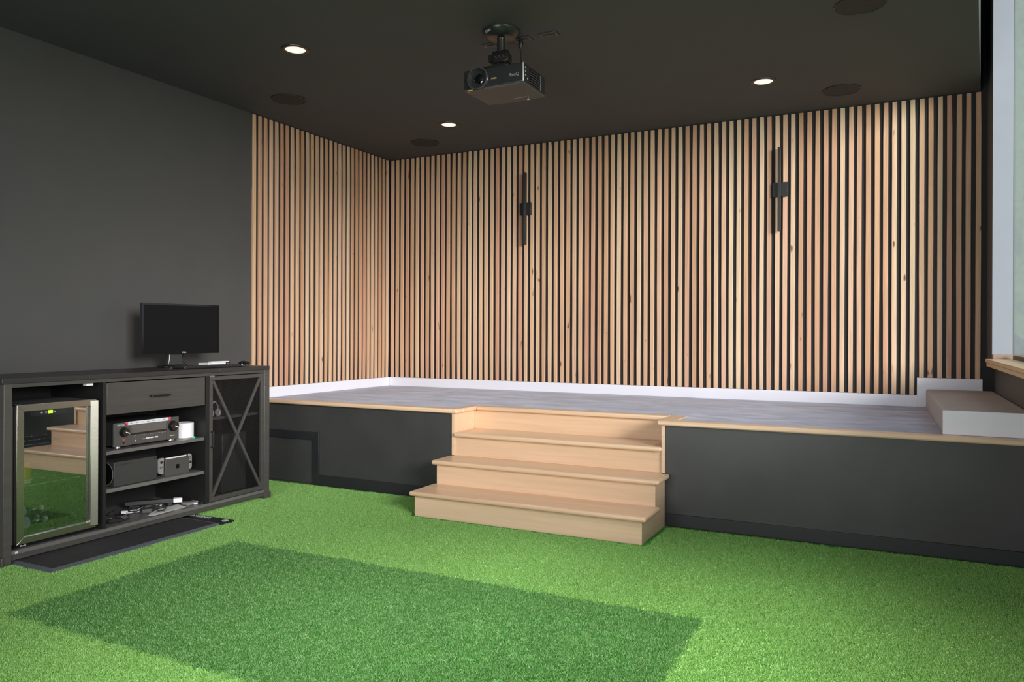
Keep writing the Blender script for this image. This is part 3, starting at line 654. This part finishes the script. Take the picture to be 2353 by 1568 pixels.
hc = thing('handheld_console', 'handheld console with grey side controllers standing in a dark dock on the middle shelf', 'game console', (0.58, -3.13, 0.293))
DX0, DX1, DY0, DY1, DZ0, DZ1 = 0.560, 0.601, -3.2185, -3.0365, 0.2932, 0.398
make('dock', MB().prism([(DX0, DZ0), (DX1, DZ0), (DX1, DZ1), (DX1 - 0.009, DZ1), (DX1 - 0.012, DZ0 + 0.02), (DX0 + 0.012, DZ0 + 0.02), (DX0 + 0.009, DZ1), (DX0, DZ1)], 1, DY0, DY1), DARKGREY, hc, bevel=0.002)
make('dock_emblem', box(DX1, DX1 + 0.0004, -3.140, -3.114, 0.333, 0.359), GLOSSBLACK, hc)
make('tablet', box(0.574, 0.588, DY0 - 0.001, DY1 + 0.001, 0.3135, 0.4105), GLOSSBLACK, hc, bevel=0.002)
make('screen_edge', box(0.5881, 0.5886, DY0 + 0.012, DY1 - 0.012, 0.3985, 0.4075), simple('screen_edge', '#d8d0d4', 0.2, var=0.02), hc)
def joycon(y0, y1, left):
    zc0, zc1 = 0.311, 0.411; rr_ = 0.019; pts = []
    def arc(cy, cz, a0, a1): return [(cy + rr_ * math.cos(math.radians(a)), cz + rr_ * math.sin(math.radians(a))) for a in range(a0, a1 + 1, 15)]
    if left: pts = [(y1, zc0), (y1, zc1)] + arc(y0 + rr_, zc1 - rr_, 90, 180) + arc(y0 + rr_, zc0 + rr_, 180, 270)
    else: pts = [(y0, zc1), (y0, zc0)] + arc(y1 - rr_, zc0 + rr_, 270, 360) + arc(y1 - rr_, zc1 - rr_, 0, 90)
    c = make('side_controller', MB().prism(pts, 0, 0.574, 0.5895), GREYPL, hc, bevel=0.002)
    yc = (y0 + y1) / 2
    zs, zb = (0.385, 0.352) if left else (0.358, 0.384)
    make('thumb_stick', MB().lathe((0.5896, yc, zs), (1, 0, 0), [(0.0085, 0), (0.0085, 0.002), (0.006, 0.004), (0.0075, 0.006), (0.0065, 0.0065)], 18), PLASTICBLACK, c)
    for a, b in ((0, 0.007), (0, -0.007), (0.007, 0), (-0.007, 0)):
        make('button', MB().cyl((0.5896, yc + a, zb + b), (1, 0, 0), 0.0028, 0.0018, 12), PLASTICBLACK, c)
    make('button', MB().cyl((0.5896, yc + 0.005, 0.333), (1, 0, 0), 0.002, 0.001, 10), PLASTICBLACK, c)
joycon(-3.2600, -3.2200, True); joycon(-3.0350, -3.0050, False)

# ------------------------------------------------------------------ clutter on the bottom shelf
BZ = 0.0752
sbz = thing('sensor_bar', 'slim black bar with a white end cap leaning over the cables on the bottom shelf', 'bar', (0.44, -3.17, BZ))
pa = Vector((0.332, -3.300, 0.113)); pb_ = Vector((0.547, -3.044, 0.113)); dv = (pb_ - pa).normalized(); nv = Vector((-dv.y, dv.x, 0))
def obox(a, b, hw, hh, zoff=0):
    a = Vector(a); b = Vector(b); d = (b - a).normalized(); n = Vector((-d.y, d.x, 0)).normalized() * hw; u = Vector((0, 0, 1)) * hh; z = Vector((0, 0, zoff))
    vs = [a - n - u + z, b - n - u + z, a + n - u + z, b + n - u + z, a - n + u + z, b - n + u + z, a + n + u + z, b + n + u + z]
    return MB().add(vs, [(0, 2, 3, 1), (4, 5, 7, 6), (0, 1, 5, 4), (2, 6, 7, 3), (0, 4, 6, 2), (1, 3, 7, 5)])
cut = pa + (pb_ - pa) * 0.84
make('bar_body', obox(pa, cut - dv * 0.0004, 0.020, 0.014), PLASTICSATIN, sbz, bevel=0.004)
make('end_cap', obox(cut, pb_, 0.0205, 0.0145), WHITEPL, sbz, bevel=0.004)
for t in (0.12, 0.78):
    c = pa + (pb_ - pa) * t
    make('stand_foot', obox(c - dv * 0.012, c + dv * 0.012, 0.018, 0.0115, -0.0258), PLASTICBLACK, sbz)
pm = MB().prism([(0.597, -3.336), (0.628, -3.328), (0.604, -3.062), (0.500, -3.040), (0.510, -3.200), (0.560, -3.300)], 2, BZ + 0.0002, BZ + 0.0012)
tag(make('paper_sheet', pm, PAPER, None, (0.56, -3.2, BZ)), 'light grey sheet of paper under the cables at the shelf front', 'paper')
def coil(name, ctrl, rad, mat, label, cat='cable', closed=False, lift=0.0):
    z = BZ + rad + 0.0004 + lift
    pts = spline([(x, y, z + (c[2] if len(c) > 2 else 0)) for c in ctrl for x, y in [c[:2]]], 10, closed)
    return tag(make(name, MB().tube(pts, rad, 6, closed), mat, None, (ctrl[0][0], ctrl[0][1], BZ), smooth=True), label, cat)
coil('black_cable', [(0.40, -3.36), (0.475, -3.472), (0.51, -3.547), (0.575, -3.573), (0.597, -3.53), (0.565, -3.478), (0.50, -3.475), (0.47, -3.53), (0.53, -3.585), (0.60, -3.555, 0.004), (0.585, -3.46, 0.006), (0.47, -3.40, 0.004), (0.40, -3.42)], 0.0024, PLASTICBLACK, 'black cable looped at the left end of the bottom shelf')
coil('black_cable', [(0.29, -3.33), (0.36, -3.44), (0.44, -3.46, 0.006), (0.515, -3.40, 0.012), (0.545, -3.33, 0.034), (0.555, -3.24, 0.032), (0.52, -3.19, 0.032), (0.47, -3.22, 0.032), (0.47, -3.30, 0.034), (0.40, -3.37, 0.022)], 0.0022, PLASTICBLACK, 'black cable tangled in front of the slim black bar')
coil('black_cable', [(0.58, -3.27, 0.0015), (0.565, -3.19, 0.003), (0.53, -3.16, 0.003), (0.52, -3.20, 0.003), (0.555, -3.235, 0.003), (0.60, -3.22, 0.002)], 0.002, PLASTICBLACK, 'short black cable curled over the grey paper', lift=0.0012)
wc = thing('white_cable', 'white looped cable with a white plug among the black cables', 'cable', (0.45, -3.35, BZ))
make('cord', MB().tube(spline([(x, y, BZ + 0.0135) for x, y in ((0.455, -3.372), (0.475, -3.385), (0.50, -3.345), (0.493, -3.318), (0.45, -3.310), (0.432, -3.335))], 8), 0.0028, 6), WHITEPL, wc, smooth=True)
make('plug', obox((0.428, -3.395, BZ + 0.012), (0.455, -3.370, BZ + 0.012), 0.009, 0.0105), WHITEPL, wc, bevel=0.002)
make('usb_plug', obox((0.392, -3.315, BZ + 0.0105), (0.396, -3.300, BZ + 0.0105), 0.006, 0.010), CHROME, wc, bevel=0.001)
wc2 = thing('adapter_cable', 'pale adapter cable with two stubby ends leading to the bar', 'cable', (0.43, -3.15, BZ))
make('cord', MB().tube(spline([(0.43, -3.30, BZ + 0.004), (0.415, -3.25, BZ + 0.008), (0.395, -3.19, BZ + 0.012), (0.415, -3.13, BZ + 0.010)], 8), 0.003, 6), WHITEPL, wc2, smooth=True)
make('plug', obox((0.412, -3.135, BZ + 0.009), (0.405, -3.075, BZ + 0.009), 0.008, 0.006), WHITEPL, wc2, bevel=0.002)
make('plug', obox((0.455, -3.135, BZ + 0.009), (0.425, -3.100, BZ + 0.009), 0.006, 0.005), WHITEPL, wc2, bevel=0.002)
gb = thing('dark_adapter', 'dark grey power adapter lying in the middle of the cables', 'adapter', (0.50, -3.25, BZ))
make('case', obox((0.535, -3.300, BZ + 0.0135), (0.440, -3.205, BZ + 0.0135), 0.028, 0.013), DARKGREY, gb, bevel=0.004)
make('label_plate', obox((0.512, -3.277, BZ + 0.0270), (0.463, -3.228, BZ + 0.0270), 0.016, 0.0004), GREYPL, gb)
pg = thing('grey_pouch', 'small grey pouch with a white tab at the right of the bottom shelf', 'pouch', (0.575, -2.995, BZ))
pv = MB().prism([(-3.047, BZ + 0.0005), (-2.965, BZ + 0.0005), (-2.958, BZ + 0.020), (-2.985, BZ + 0.017), (-3.010, BZ + 0.019), (-3.045, BZ + 0.022), (-3.054, BZ + 0.012)], 0, 0.545, 0.600)
make('pouch', pv, simple('grey_cloth', '#7c7a77', 0.9, var=0.08, scale=30, bump=0.2), pg, bevel=0.004)
make('tab', box(0.6005, 0.612, -3.002, -2.976, BZ + 0.001, BZ + 0.012), WHITEPL, pg, bevel=0.002)
uk = thing('usb_stick', 'black plug with a pale tip at the far right of the bottom shelf', 'plug', (0.622, -2.967, BZ))
make('body', obox((0.626, -2.978, BZ + 0.0055), (0.622, -2.962, BZ + 0.0055), 0.008, 0.005), PLASTICBLACK, uk, bevel=0.001)
make('tip', obox((0.622, -2.9615, BZ + 0.0055), (0.620, -2.9545, BZ + 0.0055), 0.006, 0.0035), WHITEPL, uk, bevel=0.001)

# behind the mesh door
hs = thing('white_headset', 'white headset on the shelf behind the mesh door', 'headset', (0.560, -2.795, 0.628))
make('band', MB().tube(spline([(0.560, -2.825, 0.645), (0.560, -2.822, 0.70), (0.560, -2.795, 0.728), (0.560, -2.768, 0.70), (0.560, -2.765, 0.650)], 8), 0.005, 8), WHITEPL, hs, smooth=True)
for yy, s in ((-2.825, 1), (-2.765, -1)):
    make('ear_cup', MB().lathe((0.560, yy - 0.008, 0.6535), (0, 1, 0), [(0.020, 0), (0.025, 0.004), (0.025, 0.013), (0.018, 0.018)], 24), WHITEPL, hs, smooth=True)
sw = thing('subwoofer', 'tall dark box standing behind the lower half of the mesh door', 'box', (0.40, -2.575, BZ))
rbox('case', 0.27, 0.52, -2.690, -2.470, BZ + 0.0105, 0.490, DARKGREY, sw, 0.006)
make('front_cloth', box(0.5203, 0.526, -2.680, -2.480, BZ + 0.022, 0.478), simple('speaker_cloth', '#403f3e', 0.9, var=0.2, scale=200), sw, bevel=0.003)
for fx in (0.29, 0.50):
    for yy in (-2.67, -2.49): make('foot', MB().cyl((fx, yy, BZ), (0, 0, 1), 0.012, 0.0105, 12), PLASTICBLACK, sw)

# ------------------------------------------------------------------ on top of the cabinet
TZ = 0.9583
mn = thing('computer_monitor', 'black flat computer monitor on a stand at the right end of the cabinet', 'monitor', (0.30, -2.85, TZ))
A = Vector((0.262, -3.125)); B = Vector((0.348, -2.562)); md = (B - A).normalized(); mnm = Vector((md.y, -md.x))  # front normal (+x side)
MZ0, MZ1 = 1.050, 1.390
def panel(a, b, off0, off1, z0, z1):
    pts = [A + md * a + mnm * off0, A + md * b + mnm * off0, A + md * b + mnm * off1, A + md * a + mnm * off1]
    return MB().prism([tuple(p) for p in pts], 2, z0, z1)
ML = (B - A).length
make('housing', panel(0, ML, -0.030, -0.002, MZ0, MZ1), PLASTICBLACK, mn, bevel=0.004)
bz_ = MB()
for a, b, z0, z1 in ((0, ML, MZ0, MZ0 + 0.018), (0, ML, MZ1 - 0.012, MZ1), (0, 0.010, MZ0 + 0.018, MZ1 - 0.012), (ML - 0.010, ML, MZ0 + 0.018, MZ1 - 0.012)):
    q = panel(a, b, -0.0018, 0.002, z0, z1); bz_.add(q.v, q.f)
make('bezel', bz_, GLOSSBLACK, mn)
make('screen', panel(0.0102, ML - 0.0102, -0.0018, 0.0004, MZ0 + 0.0182, MZ1 - 0.0122), simple('screen_off', (0.005, 0.005, 0.0053, 1), 0.45, var=0.02, spec=0.15), mn)
lc = A + md * (ML * 0.525) + mnm * 0.0024
text('logo_lettering', 'DELL', 0.013, PRINTW, mn, (lc.x, lc.y, MZ0 + 0.009), (md.x, md.y, 0), (0, 0, 1))
nc = A + md * (ML * 0.45) - mnm * 0.052
nk = MB(); secs = []
for z, hw, hd in ((TZ + 0.012, 0.062, 0.026), (TZ + 0.05, 0.052, 0.023), (1.09, 0.046, 0.020), (1.16, 0.046, 0.020)):
    for sa_, sb_ in ((-1, -1), (1, -1), (1, 1), (-1, 1)):
        p = nc + md * hw * sa_ + mnm * hd * sb_; nk.v.append((p.x, p.y, z))
for i in range(3):
    for j in range(4): nk.f.append((i * 4 + j, i * 4 + (j + 1) % 4, (i + 1) * 4 + (j + 1) % 4, (i + 1) * 4 + j))
nk.f += [(0, 1, 2, 3), (12, 13, 14, 15)]
make('stand_neck', nk, simple('stand_gloss', (0.03, 0.03, 0.03, 1), 0.22, var=0.03), mn, bevel=0.008, seg=3)
bp_ = [nc + md * (0.125 * math.cos(t)) * (1 if True else 1) + mnm * (0.02 + 0.085 * math.sin(t)) for t in [i * 2 * PI / 32 for i in range(32)]]
make('stand_base', MB().prism([tuple(p) for p in bp_], 2, TZ, TZ + 0.012), GLOSSBLACK, mn, bevel=0.003)
make('cable', MB().tube(spline([(0.262, -2.86 + 0.07, 1.075), (0.235, -2.775, 1.03), (0.255, -2.80, 1.00), (0.25, -2.745, TZ + 0.004)], 8), 0.003, 6), PLASTICBLACK, mn, smooth=True)
make('cable', MB().tube(spline([(0.238, -2.880, 1.075), (0.235, -2.902, 1.03), (0.238, -2.898, 1.00), (0.245, -2.87, TZ + 0.004)], 8), 0.003, 6), WHITEPL, mn, smooth=True)

kb = thing('keyboard', 'low black keyboard lying in front of the monitor', 'keyboard', (0.53, -2.80, TZ))
ka, kb_ = Vector((0.485, -3.035)), Vector((0.535, -2.585)); kd = (kb_ - ka).normalized(); kn = Vector((kd.y, -kd.x))
def kbox(a, b, c, d, z0, z1):
    pts = [ka + kd * a + kn * c, ka + kd * b + kn * c, ka + kd * b + kn * d, ka + kd * a + kn * d]
    return MB().prism([tuple(p) for p in pts], 2, z0, z1)
KL = (kb_ - ka).length
make('case', kbox(0, KL, -0.055, 0.075, TZ + 0.001, TZ + 0.013), PLASTICBLACK, kb, bevel=0.003)
ky = MB()
for i in range(15):
    for j in range(5):
        q = kbox(0.012 + i * 0.0287, 0.012 + i * 0.0287 + 0.0235, -0.046 + j * 0.023, -0.046 + j * 0.023 + 0.018, TZ + 0.0132, TZ + 0.0175); ky.add(q.v, q.f)
ko = make('keys', ky, PLASTICSATIN, kb); ko['kind'] = 'stuff'
wb = thing('white_box', 'thin white box lying right of the monitor on the cabinet', 'box', (0.24, -2.49, TZ))
make('carton', box(0.19, 0.285, -2.605, -2.440, TZ, TZ + 0.019), WHITEPL, wb, bevel=0.001)
make('lid_seam', box(0.2852, 0.2856, -2.600, -2.445, TZ + 0.0118, TZ + 0.0126), PRINTGREY, wb)
rm = thing('white_remote', 'slim white remote lying on top of the thin white box', 'remote', (0.235, -2.46, TZ + 0.0192))
make('body', box(0.215, 0.255, -2.545, -2.380, TZ + 0.0194, TZ + 0.0274), WHITEPL, rm, bevel=0.002)
for i in range(4): make('button', MB().cyl((0.235, -2.52 + i * 0.03, TZ + 0.0274), (0, 0, 1), 0.005, 0.001, 12), GREYPL, rm)
bc = thing('black_charger', 'black charging block at the right end of the thin white box', 'charger', (0.25, -2.405, TZ))
make('block', box(0.215, 0.28, -2.4390, -2.392, TZ, TZ + 0.0188), PLASTICBLACK, bc, bevel=0.004)
make('contact', box(0.2801, 0.2808, -2.422, -2.408, TZ + 0.006, TZ + 0.012), CHROME, bc)
mz = thing('computer_mouse', 'black computer mouse with a shiny edge at the far right of the cabinet top', 'mouse', (0.475, -2.44, TZ))
def dome(cx, cy, rx, ry, h, z0, flat=0.0, n=24, m=8):
    mb = MB(); 
    for i in range(m + 1):
        a = i / m * PI / 2
        for k in range(n):
            t = 2 * PI * k / n
            mb.v.append((cx + rx * math.cos(a) ** 0.7 * math.cos(t), cy + ry * math.cos(a) ** 0.7 * math.sin(t), z0 + h * math.sin(a)))
    for i in range(m):
        for k in range(n): mb.f.append((i * n + k, i * n + (k + 1) % n, (i + 1) * n + (k + 1) % n, (i + 1) * n + k))
    mb.f.append(tuple(range(n))); return mb
make('base', dome(0.475, -2.44, 0.034, 0.058, 0.012, TZ), CHROME, mz, smooth=True)
make('shell', dome(0.472, -2.443, 0.032, 0.055, 0.031, TZ + 0.004), GLOSSBLACK, mz, smooth=True)
make('wheel', MB().cyl((0.482, -2.408, TZ + 0.026), (1, 0, 0), 0.008, 0.006, 14), DARKGREY, mz)

# ------------------------------------------------------------------ hitting mat on the turf
hm_ = thing('hitting_mat', 'black hitting mat with grey rubber edges pushed halfway under the cabinet', 'mat', (0.6, -3.65, 0))
TM = 0.022
make('mat_base', box(0.260, 0.936, -4.150, -3.128, 0.001, TM), MATBLACK, hm_, bevel=0.002)
def bevel_edge(poly_lo, poly_hi):
    n = len(poly_lo)
    mb = MB(); mb.v = [(x, y, 0.001) for x, y in poly_lo] + [(x, y, z) for x, y, z in poly_hi]
    mb.f = [tuple(range(n))[::-1], tuple(range(n, 2 * n))] + [(i, (i + 1) % n, n + (i + 1) % n, n + i) for i in range(n)]
    return mb
make('rubber_edge', bevel_edge([(0.9365, -4.150), (0.972, -4.181), (0.972, -3.122), (0.9365, -3.128)], [(0.9365, -4.150, TM), (0.958, -4.175, 0.012), (0.958, -3.122, 0.012), (0.9365, -3.128, TM)]), RUBBER, hm_)
make('rubber_edge', bevel_edge([(0.262, -4.1505), (0.9365, -4.1505), (0.971, -4.182), (0.262, -4.182)], [(0.262, -4.1505, TM), (0.9365, -4.1505, TM), (0.957, -4.176, 0.012), (0.262, -4.176, 0.012)]), RUBBER, hm_)
make('rubber_edge', box(0.40, 0.955, -3.127, -3.113, 0.001, TM - 0.001), RUBBER, hm_, bevel=0.003)
make('logo_strip', MB().prism([(-3.112, 0.001), (-3.006, 0.001), (-3.006, 0.016), (-3.012, 0.020), (-3.112, 0.020)], 0, 0.42, 0.968), simple('strip_black', (0.008, 0.009, 0.011, 1), 0.35, var=0.05), hm_, bevel=0.002)
text('lettering', 'UNEEKOR', 0.046, PRINTW, hm_, (0.690, -3.036, 0.0206), (-1, 0, 0), (0, -1, 0))
em = make('emblem', MB().lathe((0.935, -3.050, 0.0202), (0, 0, 1), [(0.021, 0), (0.021, 0.0006), (0.014, 0.0006), (0.014, 0)], 24, cap=False), PRINTW, hm_)
make('emblem_bar', MB().box(0.929, 0.941, -3.063, -3.037, 0.0202, 0.0208), PRINTW, hm_)

# ------------------------------------------------------------------ wall lights
def sconce(px, bx, label):
    t = thing('wall_light', label, 'wall light', (px, -0.012, 2.37), 'black wall lights on the slat wall')
    make('backplate', box(px - 0.0575, px + 0.0575, -0.026, -0.0005, 2.311, 2.427), simple('sconce_black', (0.018, 0.02, 0.022, 1), 0.4, var=0.05), t, bevel=0.0015)
    make('light_bar', box(bx - 0.0115, bx + 0.0115, -0.060, -0.0265, 2.030, 2.706), simple('sconce_bar', (0.024, 0.025, 0.026, 1), 0.4, var=0.05), t, bevel=0.002)
sconce(1.563, 1.568, 'black wall light with a long upright bar, nearer the left corner')
sconce(3.845, 3.843, 'black wall light with a long upright bar, nearer the window')

# ------------------------------------------------------------------ ceiling fixtures
def downlight(x, y, label, watts=50, cone=115):
    t = thing('downlight', label, 'ceiling light', (x, y, C), 'recessed ceiling lights')
    make('trim_ring', MB().lathe((x, y, C - 0.0005), (0, 0, -1), [(0.088, 0), (0.087, 0.004), (0.080, 0.007), (0.066, 0.005), (0.063, 0.001)], 40, cap=False), BRONZE, t, smooth=True)
    make('lens', MB().lathe((x, y, C - 0.0005), (0, 0, -1), [(0.0635, 0), (0.0635, 0.0015), (0.001, 0.002)], 40), LAMP, t)
    ld = bpy.data.lights.new('downlight_beam', 'SPOT'); ld.energy = watts; ld.spot_size = math.radians(cone); ld.spot_blend = 1.0; ld.shadow_soft_size = 0.06; ld.color = (1.0, 0.97, 0.93)
    lo = bpy.data.objects.new('downlight_beam', ld); COL.objects.link(lo); lo.parent = t; lo.location = (0, 0, -0.012)
downlight(1.289, -2.826, 'lit round downlight nearest the left wall, above the projector side')
downlight(1.257, -0.907, 'lit round downlight close to the back left corner of slats')
downlight(3.844, -0.910, 'lit round downlight above the right half of the stage', 35)
downlight(3.844, -2.826, 'added unseen round downlight overhead in front of the stage, above the picture', 35)  # continues the downlight grid out of view; added for the light it gives
downlight(3.62, -4.25, 'added unseen round downlight overhead above the darker turf, out of the picture', 850, 80)  # strong lamp added out of view to make the bright pool on the turf
SPK = simple('speaker_grille', (0.024, 0.0235, 0.022, 1), 0.7, var=0.2, scale=400)
def cspk(x, y, label):
    t = thing('ceiling_speaker', label, 'speaker', (x, y, C), 'round ceiling speakers')
    make('rim', MB().lathe((x, y, C - 0.0005), (0, 0, -1), [(0.131, 0), (0.131, 0.006), (0.126, 0.008), (0.124, 0.004)], 48, cap=False), TRIMBLACK, t, smooth=True)
    make('grille', MB().lathe((x, y, C - 0.0005), (0, 0, -1), [(0.1245, 0), (0.1245, 0.005), (0.001, 0.0065)], 48), SPK, t, smooth=True)
cspk(0.522, -2.052, 'black round ceiling speaker nearest the left wall')
cspk(0.733, -0.471, 'black round ceiling speaker in the back left corner')
cspk(4.326, -0.467, 'black round ceiling speaker at the back right')
cspk(4.504, -2.000, 'black round ceiling speaker cut by the top edge of the picture')

pmx, pmy = 2.588, -2.516
pm_ = thing('projector_mount', 'black ceiling mount with a round plate and short pole', 'mount', (pmx, pmy, C))
make('ceiling_plate', MB().lathe((pmx, pmy, C - 0.0005), (0, 0, -1), [(0.112, 0), (0.111, 0.008), (0.082, 0.040), (0.078, 0.042), (0.02, 0.042)], 48), simple('mount_black', (0.02, 0.021, 0.02, 1), 0.28, var=0.04), pm_, smooth=True)
make('pole', MB().lathe((pmx, pmy, C - 0.0425), (0, 0, -1), [(0.026, 0), (0.024, 0.008), (0.024, 0.095), (0.028, 0.1)], 28), simple('pole_metal', (0.04, 0.04, 0.04, 1), 0.3, metal=0.5, var=0.03), pm_, smooth=True)
make('clamp', MB().box(pmx - 0.068, pmx + 0.030, pmy - 0.035, pmy + 0.035, 2.800, 2.846).box(pmx - 0.03, pmx + 0.068, pmy - 0.050, pmy + 0.012, 2.786, 2.838), METALBLACK, pm_, bevel=0.006)
make('knuckle', MB().cyl((pmx - 0.045, pmy, 2.842), (1, 0, 0), 0.030, 0.09, 20), METALBLACK, pm_)
make('adapter_plate', MB().box(pmx - 0.09, pmx + 0.09, pmy - 0.09, pmy + 0.09, 2.748, 2.758).box(pmx - 0.045, pmx + 0.050, pmy - 0.035, pmy + 0.035, 2.758, 2.80), METALBLACK, pm_, bevel=0.002)
for sx in (-1, 1):
    for sy in (-1, 1): make('standoff', MB().cyl((pmx + 0.075 * sx, pmy + 0.075 * sy, 2.7375), (0, 0, 1), 0.009, 0.0102, 12), METALBLACK, pm_)
for sx in (-1, 0, 1): make('adjustment_bolt', MB().cyl((pmx + 0.02 + 0.025 * sx, pmy - 0.052, 2.815), (0, -1, 0), 0.006, 0.010, 10), CHROME, pm_)
a_ = math.radians(-112)
text('logo_lettering', 'CHIEF', 0.018, PRINTW, pm_, (pmx + 0.1002 * math.cos(a_), pmy + 0.1002 * math.sin(a_), C - 0.0215), (-math.sin(a_), math.cos(a_), 0), (0.55 * math.cos(a_), 0.55 * math.sin(a_), 0.6))

PX0, PX1, PY0, PY1, PZ0, PZ1 = 2.4075, 2.7935, -2.640, -2.335, 2.620, 2.737
pj = thing('projector', 'black projector with a large lens hanging from the ceiling mount', 'projector', (2.60, -2.49, PZ1))
PB = simple('projector_black', (0.018, 0.019, 0.021, 1), 0.38, var=0.04, scale=60)
make('body', box(PX0, PX1, PY0, PY1, PZ0 + 0.004, PZ1), PB, pj, bevel=0.007, seg=3)
# bowed underside
ub = MB(); n = 16
for i in range(n + 1):
    t = i / n; x = PX0 + 0.003 + (PX1 - PX0 - 0.006) * t; s = 0.006 * (1 - (2 * t - 1) ** 2)
    for y in (PY0 + 0.003, PY1 - 0.003): ub.v.append((x, y, PZ0 - s)); ub.v.append((x, y, PZ0 + 0.012))
for i in range(n):
    b = i * 4; c = b + 4
    ub.f += [(b, c, c + 2, b + 2), (b + 1, b + 3, c + 3, c + 1), (b, b + 1, c + 1, c), (b + 2, c + 2, c + 3, b + 3)]
ub.f += [(0, 2, 3, 1), (n * 4, n * 4 + 1, n * 4 + 3, n * 4 + 2)]
make('underside', ub, simple('projector_underside', (0.07, 0.066, 0.062, 1), 0.5, var=0.04, scale=60), pj)
lx, lz = 2.506, 2.678
ln = make('lens', MB().lathe((lx, PY0 - 0.0005, lz), (0, -1, 0), [(0.069, 0), (0.069, 0.012), (0.064, 0.018), (0.058, 0.018), (0.047, -0.012), (0.030, -0.028), (0.028, -0.028), (0.0285, -0.020), (0.014, -0.014), (0.001, -0.012)], 48, cap=False), simple('lens_barrel', (0.03, 0.03, 0.032, 1), 0.25, var=0.03), pj, smooth=True)
make('lens_ring', MB().lathe((lx, PY0 - 0.0180, lz), (0, -1, 0), [(0.0655, -0.002), (0.0655, 0.002), (0.0605, 0.0025), (0.0605, 0.0)], 48, cap=False), simple('lens_ring_metal', (0.25, 0.26, 0.27, 1), 0.2, metal=0.8, var=0.02), ln, smooth=True)
make('lens_glass', MB().lathe((lx, PY0 + 0.005, lz), (0, -1, 0), [(0.040, 0), (0.030, 0.006), (0.015, 0.009), (0.001, 0.010)], 36, cap=False), LENS, ln, smooth=True)
make('corner_strip', box(PX1 - 0.004, PX1 + 0.0035, PY0 - 0.0035, PY0 + 0.004, PZ0 + 0.006, PZ1 - 0.004), simple('corner_metal', '#b8b8b6', 0.4, metal=0.3, var=0.02), pj, bevel=0.002)
text('logo_lettering', 'BenQ', 0.026, PRINTGREY, pj, (2.737, PY0 - 0.0006, 2.672), (1, 0, 0), (0, 0, 1))
text('badge_lettering', 'LASER', 0.013, GOLD, pj, (2.607, PY0 - 0.0006, 2.668), (1, 0, 0), (0, 0, 1))
make('yellow_label', box(2.436, 2.466, PY0 - 0.0012, PY0 + 0.008, PZ0 - 0.0030, PZ0 + 0.0010), YELLOW, pj)
make('orange_dot', MB().cyl((2.424, PY0 + 0.030, PZ0 - 0.0005), (0, 0, -1), 0.0055, 0.0022, 12), simple('orange_plastic', '#e0a582', 0.4, var=0.02), pj)
make('vent_slot', box(2.62, 2.70, PY1 - 0.075, PY1 - 0.071, PZ0 - 0.0072, PZ0 - 0.0045), GREYPL, pj)
make('foot', MB().cyl((2.70, PY1 - 0.035, PZ0 - 0.0040), (0, 0, -1), 0.010, 0.008, 16), CHROME, pj)
pr_ = MB()
for i in range(3): pr_.box(PX1 + 0.0002, PX1 + 0.003, PY0 + 0.022, PY0 + 0.034, PZ1 - 0.030 - i * 0.022, PZ1 - 0.020 - i * 0.022)
pr_.box(PX1 + 0.0002, PX1 + 0.003, PY0 + 0.05, PY0 + 0.06, PZ0 + 0.03, PZ0 + 0.04)
make('side_buttons', pr_, GREYPL, pj, bevel=0.001)
make('side_panel', box(PX1 + 0.0002, PX1 + 0.0020, PY0 + 0.085, PY0 + 0.235, PZ0 + 0.014, PZ1 - 0.012), GLOSSBLACK, pj, bevel=0.001)
sl = MB()
for i in range(6): sl.box(PX1 + 0.0021, PX1 + 0.0050, PY0 + 0.095, PY0 + 0.225, PZ0 + 0.022 + i * 0.014, PZ0 + 0.025 + i * 0.014)
make('grille_slats', sl, DARKGREY, pj)
make('panel_edge', MB().box(PX1 + 0.002, PX1 + 0.005, PY0 + 0.232, PY0 + 0.2355, PZ0 + 0.014, PZ1 - 0.012), GREYPL, pj)

def outlet(x, y, label, tilt=0):
    t = thing('ceiling_outlet', label, 'outlet', (x, y, C), 'ceiling outlets beside the projector')
    make('cover_plate', box(x - 0.058, x + 0.058, y - 0.036, y + 0.036, C - 0.006, C - 0.0004), simple('outlet_plate', (0.05, 0.048, 0.044, 1), 0.5, var=0.04), t, bevel=0.002)
    make('socket', box(x - 0.034, x + 0.034, y - 0.0165, y + 0.0165, C - 0.010, C - 0.0062), PLASTICSATIN, t, bevel=0.001)
    for sx in (-1, 1): make('screw', MB().cyl((x + 0.048 * sx, y, C - 0.006), (0, 0, -1), 0.004, 0.0015, 10), GREYPL, t)
outlet(2.444, -2.352, 'black ceiling outlet half hidden behind the mount pole')
outlet(2.652, -2.352, 'black ceiling outlet with a plug and cord in it')
outlet(2.826, -2.352, 'black ceiling outlet farthest right of the mount')
pc = thing('power_cord', 'thin black cord running from the ceiling outlet down to the projector', 'cord', (2.64, -2.352, C - 0.0105))
make('plug', MB().lathe((2.638, -2.352, C - 0.0105), (0, 0, -1), [(0.014, 0), (0.015, 0.02), (0.010, 0.038), (0.004, 0.05)], 16), PLASTICBLACK, pc, smooth=True)
make('cord', MB().tube(spline([(2.638, -2.352, C - 0.058), (2.642, -2.355, 2.86), (2.650, -2.365, 2.80), (2.645, -2.39, 2.76), (2.62, -2.40, 2.75), (2.60, -2.385, 2.775), (2.625, -2.37, 2.79), (2.655, -2.385, 2.755), (2.66, -2.40, 2.741)], 8), 0.0032, 6), PLASTICBLACK, pc, smooth=True)
